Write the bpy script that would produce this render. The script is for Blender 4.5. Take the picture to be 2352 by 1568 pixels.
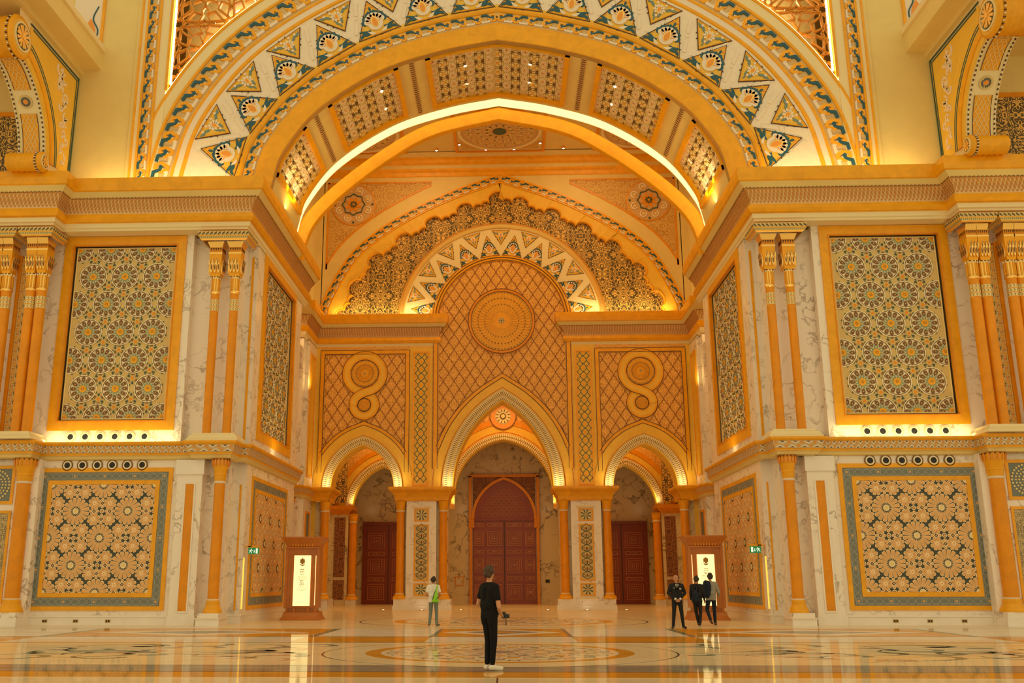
import bpy, bmesh, math, random
import numpy as np
from mathutils import Vector, Matrix, noise
random.seed(7)
for _o in list(bpy.data.objects): bpy.data.objects.remove(_o)
SC = bpy.context.scene
COL = SC.collection
PI = math.pi

# ------------------------------------------------------------------ camera
def make_camera():
    yaw, pit, rol, f, pp = .037822, .241843, -.00155057, 2230.036, 1078.195
    cy, sy, cp, sp = math.cos(yaw), math.sin(yaw), math.cos(pit), math.sin(pit)
    r = Vector((cy, sy, 0)); h = Vector((-sy, cy, 0)); u = Vector((0, 0, 1))
    fw = cp*h + sp*u; up = -sp*h + cp*u
    r2 = math.cos(rol)*r + math.sin(rol)*up; u2 = -math.sin(rol)*r + math.cos(rol)*up
    cd = bpy.data.cameras.new('camera'); cam = bpy.data.objects.new('camera', cd); COL.objects.link(cam)
    m = Matrix.Identity(4)
    for i in range(3):
        m[i][0], m[i][1], m[i][2] = r2[i], u2[i], -fw[i]
    m[0][3], m[1][3], m[2][3] = .2064, -38.6, 1.6166
    cam.matrix_world = m
    cd.sensor_fit = 'HORIZONTAL'; cd.sensor_width = 36.0; cd.lens = f/2352*36.0
    cd.shift_x = (1176-pp)/2352; cd.clip_start = .1; cd.clip_end = 400
    SC.camera = cam
make_camera()

# ------------------------------------------------------------------ light and exposure
def lin(c):
    return tuple(((v/255)/12.92 if v/255 <= .04045 else ((v/255+.055)/1.055)**2.4) for v in c)
WORLD_COLOR = (.88, .72, .40)
WORLD_STRENGTH = 1.0
w = bpy.data.worlds.new('hall_light'); SC.world = w; w.use_nodes = True
w.node_tree.nodes['Background'].inputs['Color'].default_value = (*WORLD_COLOR, 1)
w.node_tree.nodes['Background'].inputs['Strength'].default_value = WORLD_STRENGTH
SC.view_settings.view_transform = 'Standard'; SC.view_settings.look = 'None'
SC.view_settings.exposure = 0.0; SC.view_settings.gamma = 1.0; SC.view_settings.use_curve_mapping = False
SC.cycles.max_bounces = 10; SC.cycles.diffuse_bounces = 5; SC.cycles.glossy_bounces = 4
SC.cycles.sample_clamp_indirect = 6.0
SC.cycles.use_denoising = True
WARM = (1.0, .72, .30)
def area(name, loc, size, energy, direction, color=WARM, size_y=None, spread=PI):
    l = bpy.data.lights.new(name, 'AREA'); l.energy = energy; l.color = color
    l.shape = 'RECTANGLE'; l.size = size; l.size_y = size_y or size; l.spread = spread
    o = bpy.data.objects.new(name, l); COL.objects.link(o); o.location = loc
    o.rotation_euler = Vector(direction).to_track_quat('-Z', 'Y').to_euler(); return o
def spot(name, loc, target, energy, angle=1.2, color=WARM, blend=.8, radius=.08):
    l = bpy.data.lights.new(name, 'SPOT'); l.energy = energy; l.color = color; l.spot_size = angle; l.spot_blend = blend; l.shadow_soft_size = radius
    o = bpy.data.objects.new(name, l); COL.objects.link(o); o.location = loc
    o.rotation_euler = (Vector(target)-Vector(loc)).to_track_quat('-Z', 'Y').to_euler(); return o
def point(name, loc, energy, color=WARM, radius=.15):
    l = bpy.data.lights.new(name, 'POINT'); l.energy = energy; l.color = color; l.shadow_soft_size = radius
    o = bpy.data.objects.new(name, l); COL.objects.link(o); o.location = loc; return o

# ------------------------------------------------------------------ materials
MT = {}
def _bsdf(name):
    m = bpy.data.materials.new(name); m.use_nodes = True; MT[name] = m
    nt = m.node_tree; return m, nt, nt.nodes['Principled BSDF']
def mat(name, c, rough=.5, metal=0., spec=.5, emit=None, estr=0., coat=0., var=0., scale=3., bump=0.):
    m, nt, b = _bsdf(name)
    b.inputs['Base Color'].default_value = (*c, 1); b.inputs['Roughness'].default_value = rough
    b.inputs['Metallic'].default_value = metal; b.inputs['Specular IOR Level'].default_value = spec
    b.inputs['Coat Weight'].default_value = coat
    if emit:
        b.inputs['Emission Color'].default_value = (*emit, 1); b.inputs['Emission Strength'].default_value = estr
    if var or bump:
        tc = nt.nodes.new('ShaderNodeTexCoord'); n = nt.nodes.new('ShaderNodeTexNoise')
        n.inputs['Scale'].default_value = scale; n.inputs['Detail'].default_value = 6; n.inputs['Distortion'].default_value = .8
        nt.links.new(tc.outputs['Object'], n.inputs['Vector'])
        if var:
            r = nt.nodes.new('ShaderNodeValToRGB')
            r.color_ramp.elements[0].position = .3; r.color_ramp.elements[1].position = .72
            r.color_ramp.elements[0].color = (*[v*(1-var) for v in c], 1)
            r.color_ramp.elements[1].color = (*[min(1, v*(1+var)) for v in c], 1)
            nt.links.new(n.outputs['Fac'], r.inputs['Fac']); nt.links.new(r.outputs['Color'], b.inputs['Base Color'])
        if bump:
            bp_ = nt.nodes.new('ShaderNodeBump'); bp_.inputs['Strength'].default_value = bump; bp_.inputs['Distance'].default_value = .02
            nt.links.new(n.outputs['Fac'], bp_.inputs['Height']); nt.links.new(bp_.outputs['Normal'], b.inputs['Normal'])
    return m
def marble(name, base, vein, scale=.55, rough=.22, amount=.5, tight=.028):
    m, nt, b = _bsdf(name); N = nt.nodes.new; L = nt.links.new
    tc = N('ShaderNodeTexCoord'); mp = N('ShaderNodeMapping'); L(tc.outputs['Object'], mp.inputs['Vector'])
    mp.inputs['Rotation'].default_value = (.4, .7, .3)
    warp = N('ShaderNodeTexNoise'); warp.inputs['Scale'].default_value = scale*1.1; warp.inputs['Detail'].default_value = 7
    L(mp.outputs['Vector'], warp.inputs['Vector'])
    add = N('ShaderNodeVectorMath'); add.operation = 'MULTIPLY_ADD'
    add.inputs[1].default_value = (1.6, 1.6, 1.6); L(warp.outputs['Color'], add.inputs[0]); L(mp.outputs['Vector'], add.inputs[2])
    v = N('ShaderNodeTexNoise'); v.inputs['Scale'].default_value = scale; v.inputs['Detail'].default_value = 5; v.inputs['Roughness'].default_value = .5
    L(add.outputs['Vector'], v.inputs['Vector'])
    sub = N('ShaderNodeMath'); sub.operation = 'SUBTRACT'; sub.inputs[1].default_value = .5; L(v.outputs['Fac'], sub.inputs[0])
    ab = N('ShaderNodeMath'); ab.operation = 'ABSOLUTE'; L(sub.outputs[0], ab.inputs[0])
    r = N('ShaderNodeValToRGB'); e = r.color_ramp.elements
    e[0].position = 0; e[0].color = (1, 1, 1, 1); e[1].position = tight; e[1].color = (0, 0, 0, 1)
    L(ab.outputs[0], r.inputs['Fac'])
    msk = N('ShaderNodeTexNoise'); msk.inputs['Scale'].default_value = scale*.7; L(mp.outputs['Vector'], msk.inputs['Vector'])
    mr = N('ShaderNodeMapRange'); mr.inputs[1].default_value = .36; mr.inputs[2].default_value = .58; L(msk.outputs['Fac'], mr.inputs[0])
    mul = N('ShaderNodeMath'); mul.operation = 'MULTIPLY'; L(r.outputs['Color'], mul.inputs[0]); L(mr.outputs[0], mul.inputs[1])
    mul2 = N('ShaderNodeMath'); mul2.operation = 'MULTIPLY'; mul2.inputs[1].default_value = amount; L(mul.outputs[0], mul2.inputs[0])
    mix = N('ShaderNodeMix'); mix.data_type = 'RGBA'; mix.inputs['A'].default_value = (*base, 1); mix.inputs['B'].default_value = (*vein, 1)
    L(mul2.outputs[0], mix.inputs['Factor']); L(mix.outputs['Result'], b.inputs['Base Color'])
    b.inputs['Roughness'].default_value = rough; return m
def arabesque(name, dark, light, scale=5., cover=.5, rough=.5):
    # scrolling leaf tracery: a warped cell pattern thresholded into curling strokes
    m, nt, b = _bsdf(name); N = nt.nodes.new; L = nt.links.new
    tc = N('ShaderNodeTexCoord'); sep = N('ShaderNodeSeparateXYZ'); L(tc.outputs['Object'], sep.inputs[0])
    comb = N('ShaderNodeCombineXYZ')
    for i in range(3):                                   # mirrored repeats, as in a stencilled field
        pp = N('ShaderNodeMath'); pp.operation = 'PINGPONG'; pp.inputs[1].default_value = 3.2/scale
        L(sep.outputs[i], pp.inputs[0]); L(pp.outputs[0], comb.inputs[i])
    wn = N('ShaderNodeTexNoise'); wn.inputs['Scale'].default_value = scale*.75; wn.inputs['Detail'].default_value = 1; L(comb.outputs[0], wn.inputs['Vector'])
    add = N('ShaderNodeVectorMath'); add.operation = 'MULTIPLY_ADD'; k = 2.4/scale; add.inputs[1].default_value = (k, k, k)
    L(wn.outputs['Color'], add.inputs[0]); L(comb.outputs[0], add.inputs[2])
    wv = N('ShaderNodeTexNoise'); wv.inputs['Scale'].default_value = scale*1.5; wv.inputs['Detail'].default_value = 0; L(add.outputs[0], wv.inputs['Vector'])
    fr = N('ShaderNodeMath'); fr.operation = 'MULTIPLY'; fr.inputs[1].default_value = 5.0; L(wv.outputs['Fac'], fr.inputs[0])
    f2 = N('ShaderNodeMath'); f2.operation = 'FRACT'; L(fr.outputs[0], f2.inputs[0])
    r = N('ShaderNodeValToRGB'); e = r.color_ramp.elements
    e[0].position = cover-.06; e[0].color = (*dark, 1); e[1].position = cover+.04; e[1].color = (*light, 1)
    L(f2.outputs[0], r.inputs['Fac']); L(r.outputs['Color'], b.inputs['Base Color']); b.inputs['Roughness'].default_value = rough
    bm_ = N('ShaderNodeBump'); bm_.inputs['Strength'].default_value = .15; bm_.inputs['Distance'].default_value = .02
    L(f2.outputs[0], bm_.inputs['Height']); L(bm_.outputs['Normal'], b.inputs['Normal'])
    return m
marble('marble', (.86, .77, .67), (.30, .22, .16), .95, .2, .75, .026)
marble('marble_yellow', (.72, .58, .34), (.17, .10, .03), .95, .25, 1.0, .03)
mat('marble_plain', (.84, .77, .68), .14, var=.05, scale=1.5)
mat('cream', (.76, .58, .22), .5, var=.04, scale=1.)
mat('cream_light', (.82, .68, .38), .5)
mat('gold', (.84, .38, .006), .36, spec=.4, var=.10, scale=2.2)
mat('gold_deep', (.76, .28, .003), .36, spec=.35, var=.10, scale=2.2)
mat('gold_field', (.82, .49, .045), .42, var=.06, scale=2.)
mat('gold_leaf', (.95, .62, .18), .28, metal=.75)
mat('orange', (.80, .30, .03), .4)
mat('blue', (.012, .085, .125), .4)
mat('teal_soft', (.16, .24, .22), .5)
mat('white_relief', (.80, .68, .54), .45)
mat('white_tile', (.82, .70, .55), .4, var=.05, scale=6)
mat('line', (.07, .025, .01), .5)
mat('tan', (.62, .38, .16), .45)
mat('net_line', (.80, .58, .30), .45)
mat('net_fill', (.56, .22, .015), .5)
mat('net_dark', (.26, .075, .006), .5)
mat('bed', (.66, .46, .20), .5)
mat('corner_glow', (.9, .6, .1), .5, emit=(1.0, .62, .08), estr=.9)
mat('star_tan', (.74, .40, .14), .4, var=.12, scale=4)
mat('star_line', (.95, .74, .44), .4)
mat('grey_border', (.17, .19, .17), .45)
mat('grey_line', (.42, .40, .32), .45)
mat('panel_back', (.055, .06, .04), .5)
mat('lat_base', (.68, .49, .18), .45)
mat('lat_ring', (.80, .62, .27), .4)
mat('lat_white', (.85, .74, .50), .4)
mat('lat_brown', (.20, .09, .02), .5)
mat('lat_green', (.05, .10, .075), .5)
mat('lat_teal', (.22, .34, .26), .5)
mat('recess', (.22, .15, .07), .6)
mat('bead', (.85, .75, .55), .3)
mat('wood', (.50, .155, .014), .32, var=.12, scale=1.6)
mat('wood_lattice', (.62, .27, .04), .45)
mat('door_red', (.27, .042, .004), .3, var=.1, scale=2)
mat('door_line', (.58, .22, .06), .4)
mat('black_hole', (.01, .009, .008), .5)
mat('metal_plate', (.55, .36, .12), .3, metal=.8)
mat('led', (1, .9, .6), .5, emit=(1.0, .86, .50), estr=6.0)
mat('cove_led', (1, .9, .6), .5, emit=(1.0, .80, .36), estr=1.25)  # emission stands in for light falling on the cove
mat('lamp', (1, .9, .7), .5, emit=(1.0, .88, .62), estr=14.0)
mat('screen', (1, .95, .7), .5, emit=(1.0, .84, .36), estr=.92)
mat('screen_ink', (.40, .20, .02), .5)
mat('daylight', (1, 1, 1), .5, emit=(.95, .97, 1.0), estr=2.5)
mat('sign_green', (.0, .16, .05), .4, emit=(.0, .30, .09), estr=.35)
mat('sign_white', (.9, .95, .9), .4, emit=(.8, 1., .85), estr=.5)
arabesque('arab_dark', (.085, .055, .014), (.78, .46, .10), 2.5, .60)
arabesque('arab_gold', (.62, .26, .02), (.88, .50, .12), 4.2, .42)
arabesque('arab_tan', (.45, .22, .04), (.72, .46, .13), 3.4, .42)
arabesque('arab_fine', (.20, .16, .08), (.62, .46, .22), 6.0, .5)
arabesque('arab_floor', (.30, .24, .17), (.80, .68, .48), 1.6, .36, .06)
arabesque('arab_red', (.10, .028, .008), (.42, .17, .05), 3.6, .5)
# ------------------------------------------------------------------ mesh helpers
S = 1                      # +1: as written (right of the axis); -1: mirrored to the left of the axis
ORG = {}                   # world origin of every object that has children
def front(Yp):             # a face looking at -Y, standing at Y = Yp: (u, v, out) -> world
    return lambda u, v, w: (u, Yp-w, v)
def lateral(Xp):           # a face looking towards the axis (-X for the right side): u runs along Y
    return lambda u, v, w: (Xp-w, u, v)
def flat(z0):              # lying on the floor
    return lambda u, v, w: (u, v, z0+w)
def soffit(z0):            # hanging under a ceiling
    return lambda u, v, w: (u, v, z0-w)
def area2(p): return sum(p[i-1][0]*p[i][1]-p[i][0]*p[i-1][1] for i in range(len(p)))*.5
def clip(poly, r):
    if r is None: return poly
    for ax, lim, sg in ((0, r[0], 1), (0, r[1], -1), (1, r[2], 1), (1, r[3], -1)):
        out = []
        for i in range(len(poly)):
            a, b = poly[i-1], poly[i]; da, db = sg*(a[ax]-lim), sg*(b[ax]-lim)
            if da >= 0: out.append(a) if False else None
            if (da < 0) != (db < 0):
                t = da/(da-db); out.append((a[0]+t*(b[0]-a[0]), a[1]+t*(b[1]-a[1])))
            if db >= 0: out.append(b)
        poly = out
        if len(poly) < 3: return []
    return poly
class MB:
    def __init__(s, *mats): s.v = []; s.f = []; s.m = []; s.mats = list(mats); s.sm = []
    def mi(s, m):
        if m is None: return 0
        if m not in s.mats: s.mats.append(m)
        return s.mats.index(m)
    def face(s, pts, m=None, smooth=False):
        b = len(s.v); s.v += [tuple(p) for p in pts]; s.f.append(tuple(range(b, b+len(pts)))); s.m.append(s.mi(m)); s.sm.append(smooth)
    def grid(s, rows, m=None, smooth=True, flip=False, closed=False, seg_m=None):
        b = len(s.v); n = len(rows[0])
        for r in rows: s.v += [tuple(p) for p in r]
        for i in range(len(rows)-1):
            for j in range(n if closed else n-1):
                k = (j+1) % n
                q = (b+i*n+j, b+i*n+k, b+(i+1)*n+k, b+(i+1)*n+j)
                s.f.append(q[::-1] if flip else q); s.m.append(s.mi(seg_m[j] if seg_m else m)); s.sm.append(smooth)
    def prism(s, poly, w0, w1, F, m=None, r=None, back=False, side=True, convex=True):
        if r is not None: poly = clip(poly, r)
        if len(poly) < 3: return
        if area2(poly) < 0: poly = poly[::-1]
        b = len(s.v); n = len(poly); k = s.mi(m)
        s.v += [F(u, v, w1) for u, v in poly]
        s.f.append(tuple(range(b, b+n))); s.m.append(k); s.sm.append(False)
        if side:
            s.v += [F(u, v, w0) for u, v in poly]
            for i in range(n):
                j = (i+1) % n; s.f.append((b+j, b+i, b+n+i, b+n+j)); s.m.append(k); s.sm.append(False)
            if back: s.f.append(tuple(range(b+2*n-1, b+n-1, -1))); s.m.append(k); s.sm.append(False)
    def rect(s, u0, u1, v0, v1, w0, w1, F, m=None, back=False): s.prism([(u0, v0), (u1, v0), (u1, v1), (u0, v1)], w0, w1, F, m, back=back)
    def box(s, x0, x1, y0, y1, z0, z1, m=None): s.prism([(x0, y0), (x1, y0), (x1, y1), (x0, y1)], z0, z1, flat(0), m, back=True)
    def frame(s, u0, u1, v0, v1, t, w0, w1, F, m=None, mitre=True):
        o = [(u0, v0), (u1, v0), (u1, v1), (u0, v1)]; i = [(u0+t, v0+t), (u1-t, v0+t), (u1-t, v1-t), (u0+t, v1-t)]
        for k in range(4): s.prism([o[k], o[(k+1) % 4], i[(k+1) % 4], i[k]], w0, w1, F, m)
    def line(s, pts, t, w0, w1, F, m=None, closed=False, r=None):
        # a flat ribbon of width t along a polyline
        a = offset(pts, t/2, closed); c = offset(pts, -t/2, closed); n = len(pts)
        for i in range(n if closed else n-1):
            j = (i+1) % n; s.prism([c[i], c[j], a[j], a[i]], w0, w1, F, m, r=r)
    def ring(s, cx, cy, r0, r1, w0, w1, F, m=None, n=32, r=None, a0=0, a1=2*PI):
        for i in range(n):
            a, b = a0+(a1-a0)*i/n, a0+(a1-a0)*(i+1)/n
            s.prism([(cx+r0*math.cos(a), cy+r0*math.sin(a)), (cx+r1*math.cos(a), cy+r1*math.sin(a)),
                     (cx+r1*math.cos(b), cy+r1*math.sin(b)), (cx+r0*math.cos(b), cy+r0*math.sin(b))], w0, w1, F, m, r=r)
    def disc(s, cx, cy, rad, w0, w1, F, m=None, n=16, r=None, ph=0):
        s.prism([(cx+rad*math.cos(ph+2*PI*i/n), cy+rad*math.sin(ph+2*PI*i/n)) for i in range(n)], w0, w1, F, m, r=r)
    def lathe(s, prof, cx, cy, n=24, m=None, seg_m=None, half=None):
        # prof [(radius, z)] from the bottom up about a vertical axis
        rows = [[(cx+r*math.cos(2*PI*i/n), cy+r*math.sin(2*PI*i/n), z) for i in range(n)] for r, z in prof]
        for k in range(len(rows)-1): s.grid(rows[k:k+2], seg_m[k] if seg_m else m, True, False, True)
        s.face(rows[-1], (seg_m[-1] if seg_m else m)); s.face(rows[0][::-1], (seg_m[0] if seg_m else m))
    def arch(s, curve, prof, F, m=None, seg_m=None, smooth=False):
        # prof [(d, w)]: d outwards from the curve in its plane, w out of the wall
        cols = [offset(curve, d) for d, w in prof]
        rows = [[F(*cols[k][i], prof[k][1]) for k in range(len(prof))] for i in range(len(curve))]
        s.grid(rows, m, smooth, False, False, seg_m)
    def sweep(s, path, prof, m=None, seg_m=None, smooth=False, caps=False):
        # prof [(out, z)] carried along a plan path with mitred corners; 'out' is to the left of the walking direction
        cols = [offset(path, -w) for w, z in prof]
        rows = [[(cols[k][i][0], cols[k][i][1], prof[k][1]) for k in range(len(prof))] for i in range(len(path))]
        for i in range(len(rows)-1): s.grid(rows[i:i+2], m, smooth, True, False, seg_m)
        if caps: s.face(rows[0], m if not seg_m else seg_m[0]); s.face(rows[-1][::-1], m if not seg_m else seg_m[0])
    def tube(s, pts, rad, n=8, m=None, caps=True):
        pts = [Vector(p) for p in pts]; rows = []
        rr = rad if isinstance(rad, (list, tuple)) else [rad]*len(pts)
        ref = Vector((0, 0, 1))
        for i, p in enumerate(pts):
            t = (pts[min(i+1, len(pts)-1)]-pts[max(i-1, 0)]).normalized()
            if abs(t.dot(ref)) > .95: ref = Vector((1, 0, 0))
            a = t.cross(ref).normalized(); b = a.cross(t)
            rows.append([p+rr[i]*(math.cos(2*PI*k/n)*a+math.sin(2*PI*k/n)*b) for k in range(n)])
        s.grid(rows, m, True, True, True)
        if caps: s.face(rows[0], m); s.face(rows[-1][::-1], m)
    def mesh(s, name, org=(0, 0, 0)):
        me = bpy.data.meshes.new(name); sg = S
        vs = np.array(s.v, float).reshape(-1, 3) - np.array(org); vs[:, 0] *= sg
        fs = s.f if sg > 0 else [f[::-1] for f in s.f]
        me.from_pydata(vs.tolist(), [], fs)
        for m in s.mats: me.materials.append(MT[m])
        me.polygons.foreach_set('material_index', s.m); me.polygons.foreach_set('use_smooth', s.sm)
        me.update(); return me
    def build(s, name, parent=None, org=None, local=False):
        # vertices are world coordinates (before mirroring); the object's origin is its parent's origin, or org
        if not s.f: return None
        if parent is not None and org is None: o3 = ORG.get(parent.name, (0, 0, 0))
        else: o3 = org or (0, 0, 0)
        o = bpy.data.objects.new(name, s.mesh(name, (0, 0, 0) if local else o3)); COL.objects.link(o)
        if parent is not None:
            o.parent = parent; p3 = ORG.get(parent.name, (0, 0, 0)); o.location = (S*(o3[0]-p3[0]), o3[1]-p3[1], o3[2]-p3[2])
        else: o.location = (S*o3[0], o3[1], o3[2])
        ORG[o.name] = o3; return o
def offset(pts, d, closed=False):
    n = len(pts); out = []
    for i in range(n):
        p = pts[i]; a = pts[i-1] if (i > 0 or closed) else None; b = pts[(i+1) % n] if (i < n-1 or closed) else None
        def nrm(p, q):
            dx, dy = q[0]-p[0], q[1]-p[1]; l = math.hypot(dx, dy) or 1e-9; return (dy/l, -dx/l)
        if a is None: nx, ny = nrm(p, b)
        elif b is None: nx, ny = nrm(a, p)
        else:
            n1, n2 = nrm(a, p), nrm(p, b); mx, my = n1[0]+n2[0], n1[1]+n2[1]; l2 = mx*mx+my*my
            k = 2/max(l2, .5); nx, ny = mx*k, my*k
        out.append((p[0]+nx*d, p[1]+ny*d))
    return out
def spline(pts, per=6):
    P = [2*np.array(pts[0])-np.array(pts[1])]+[np.array(p) for p in pts]+[2*np.array(pts[-1])-np.array(pts[-2])]; out = []
    for i in range(1, len(P)-2):
        for k in range(per):
            t = k/per; a, b, c, d = P[i-1:i+3]
            q = .5*((2*b)+(c-a)*t+(2*a-5*b+4*c-d)*t*t+(3*b-a-3*c+d)*t**3); out.append((float(q[0]), float(q[1])))
    return out+[tuple(map(float, pts[-1]))]
def two_sided(half):       # half: from the right springing up to the apex (x>=0) -> whole curve, right to left
    return half+[(-x, y) for x, y in half[-2::-1]]
def pointed(a, h, zs, n=14, tip=.0):
    # pointed arch of half span a and rise h above zs
    if h >= a:
        R = (a*a+h*h)/(2*a); cx = a-R; t1 = math.acos(-cx/R)
        half = [(cx+R*math.cos(t1*i/n), zs+R*math.sin(t1*i/n)) for i in range(n+1)]
    else:
        half = [(a*math.cos(PI/2*i/n), zs+h*math.sin(PI/2*i/n)) for i in range(n+1)]
    half[-1] = (0., half[-1][1]+tip); return two_sided(half)
def lengths(c):
    s = [0.]
    for i in range(1, len(c)): s.append(s[-1]+math.hypot(c[i][0]-c[i-1][0], c[i][1]-c[i-1][1]))
    return s
def along(c, s, L=None):
    L = L or lengths(c)
    for i in range(1, len(c)):
        if L[i] >= s or i == len(c)-1:
            t = (s-L[i-1])/(L[i]-L[i-1]); dx, dy = c[i][0]-c[i-1][0], c[i][1]-c[i-1][1]; l = math.hypot(dx, dy)
            return (c[i-1][0]+t*dx, c[i-1][1]+t*dy), (dx/l, dy/l)
def star(cx, cy, r0, r1, n, ph=0.): return [(cx+(r1 if k % 2 == 0 else r0)*math.cos(ph+PI*k/n), cy+(r1 if k % 2 == 0 else r0)*math.sin(ph+PI*k/n)) for k in range(2*n)]
def rot(poly, a, cx=0, cy=0, sc=1.):
    c, s_ = math.cos(a)*sc, math.sin(a)*sc; return [(cx+x*c-y*s_, cy+x*s_+y*c) for x, y in poly]
# ------------------------------------------------------------------ objects
def tag(o, label, cat, group=None, kind=None):
    if label: o['label'] = label
    if cat: o['category'] = cat
    if group: o['group'] = group
    if kind: o['kind'] = kind
    return o
def empty(name, loc, label=None, cat=None, group=None, parent=None):
    o = bpy.data.objects.new(name, None); COL.objects.link(o); o.empty_display_size = .1
    o.location = (S*loc[0], loc[1], loc[2]); ORG[o.name] = tuple(loc)
    return tag(o, label, cat, group)
def struct(o, label=None, cat=None):
    o['kind'] = 'structure'
    if label: o['label'] = label
    if cat: o['category'] = cat
    return o
def place(me, name, parent, pos, rot3=None, S_=None):
    # shared-mesh piece: pos in world (unmirrored) coordinates
    o = bpy.data.objects.new(name, me); COL.objects.link(o); o.parent = parent
    p3 = ORG.get(parent.name, (0, 0, 0)) if parent else (0, 0, 0)
    o.location = (S*(pos[0]-p3[0]), pos[1]-p3[1], pos[2]-p3[2])
    if rot3: o.rotation_euler = (rot3[0], S*rot3[1], S*rot3[2])
    return o
SIDE = lambda: 'right' if S > 0 else 'left'
LOCAL = lambda u, v, w: (u, -w, v)       # pieces modelled about their own origin, facing -Y
# ================================================================== the shell of the hall
YW = -.6                                           # face of the panelled walls and of the great arch
CORNICE = [(0, 15.7), (.62, 15.72), (.64, 15.8), (.7, 15.84), (.72, 16.02), (.82, 16.06), (.9, 16.2), (.84, 16.38), (.74, 16.42),
           (.77, 16.55), (.85, 16.74), (.96, 16.9), (1.08, 17.0), (1.12, 17.03), (1.27, 17.19), (1.34, 17.23), (1.37, 17.5), (1.34, 17.78), (1.2, 17.82), (0, 17.86)]
CORN_M = ['cream_light']*4+['gold', 'gold', 'gold', 'gold']+['net_line']*4+['cream']*2+['gold']*5
BAND = [(.755, 16.44), (.775, 16.55), (.855, 16.74), (.965, 16.9), (1.085, 17.0)]
def band_at(prof, t):
    t = max(0, min(.9999, t))*(len(prof)-1); i = int(t); f = t-i
    return (prof[i][0]*(1-f)+prof[i+1][0]*f, prof[i][1]*(1-f)+prof[i+1][1]*f)
def diamonds(mb, path, prof, period, rows=4, m='net_fill', lift=.02):
    # rows of upright lozenges and a saw-tooth edge over the concave band
    cache = {}
    def P(seg, s, t):
        k = round(t, 4)
        if k not in cache:
            w_, z = band_at(prof, t); cache[k] = (offset(path, -w_-lift), z)
        pts, z = cache[k]; a, b = pts[seg], pts[seg+1]
        return (a[0]+(b[0]-a[0])*s, a[1]+(b[1]-a[1])*s, z)
    for seg in range(len(path)-1):
        a, b = path[seg], path[seg+1]; L = math.hypot(b[0]-a[0], b[1]-a[1])
        n = max(1, int(round(L/period))); h = 1/(rows+1.2)
        for r in range(rows+1):
            for i in range(n):
                c = (i+.5*(r % 2)+.25)/n
                if c > 1-.2/n: continue
                hw = .30/n; tc = (r+.75)*h; hh = h*.78 if r else h*.6
                mb.face([P(seg, max(0, c-hw), tc), P(seg, c, max(0, tc-hh)), P(seg, min(1, c+hw), tc), P(seg, c, min(.999, tc+hh))], m)
        for i in range(n):                                              # saw-tooth line
            c = (i+.25)/n; q = .5/n; t0, t1, d = .92, .998, .05
            for s0, s1, ta, tb in ((c-q, c, t0, t1), (c, c+q, t1, t0)):
                s0, s1 = max(0, s0), min(1, s1); mb.face([P(seg, s0, ta-d), P(seg, s1, tb-d), P(seg, s1, tb), P(seg, s0, ta)], 'lat_brown')
def wall_strip(mb, path, z0, z1, m): mb.sweep(path, [(0, z0), (0, z1)], m)

def polished(name, c, c2=None, rough=.045, scale=.8, streak=None):
    m, nt, b = _bsdf(name); N = nt.nodes.new; L = nt.links.new
    tc = N('ShaderNodeTexCoord'); mp = N('ShaderNodeMapping'); L(tc.outputs['Object'], mp.inputs['Vector'])
    if streak: mp.inputs['Scale'].default_value = streak
    n = N('ShaderNodeTexNoise'); n.inputs['Scale'].default_value = scale; n.inputs['Detail'].default_value = 6; n.inputs['Distortion'].default_value = 1.2
    L(mp.outputs[0], n.inputs['Vector'])
    r = N('ShaderNodeValToRGB'); r.color_ramp.elements[0].position = .35; r.color_ramp.elements[1].position = .65
    r.color_ramp.elements[0].color = (*c, 1); r.color_ramp.elements[1].color = (*(c2 or [v*.85 for v in c]), 1)
    L(n.outputs['Fac'], r.inputs['Fac']); L(r.outputs['Color'], b.inputs['Base Color'])
    b.inputs['Roughness'].default_value = .5; b.inputs['Specular IOR Level'].default_value = 0.0
    gl = N('ShaderNodeBsdfGlossy'); gl.inputs['Roughness'].default_value = rough; gl.inputs['Color'].default_value = (1, .97, .92, 1)
    mx_ = N('ShaderNodeMixShader'); mx_.inputs[0].default_value = .40
    L(b.outputs[0], mx_.inputs[1]); L(gl.outputs[0], mx_.inputs[2]); L(mx_.outputs[0], nt.nodes['Material Output'].inputs['Surface'])
    w_ = N('ShaderNodeTexNoise'); w_.inputs['Scale'].default_value = .9; w_.inputs['Detail'].default_value = 1; L(tc.outputs['Object'], w_.inputs['Vector'])
    bp_ = N('ShaderNodeBump'); bp_.inputs['Strength'].default_value = .06; bp_.inputs['Distance'].default_value = .02
    L(w_.outputs['Fac'], bp_.inputs['Height']); L(bp_.outputs['Normal'], gl.inputs['Normal'])
    return m
polished('fl_cream', (.82, .66, .42), (.76, .59, .36))
polished('fl_white', (.80, .72, .60), (.72, .62, .50))
polished('fl_orange', (.70, .33, .04), (.60, .27, .03))
polished('fl_grey', (.36, .30, .23), (.27, .23, .18))
polished('fl_green', (.24, .24, .17), (.19, .2, .14))
polished('fl_pink', (.70, .45, .28), (.62, .38, .22))
polished('fl_dark', (.14, .10, .07), (.1, .07, .05))
mb = MB(); mb.rect(-48, 48, -46, 42, -.3, 0, flat(0), 'fl_cream'); FLOOR = struct(mb.build('floor'))
E3 = .003
def slab(name, polys, m, z=E3, parent=None):
    mb = MB()
    for p in polys: mb.prism(p, 0, z, flat(0), m)
    return mb.build(name, parent or FLOOR)
def R4(x0, x1, y0, y1): return [(x0, y0), (x1, y0), (x1, y1), (x0, y1)]
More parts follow.
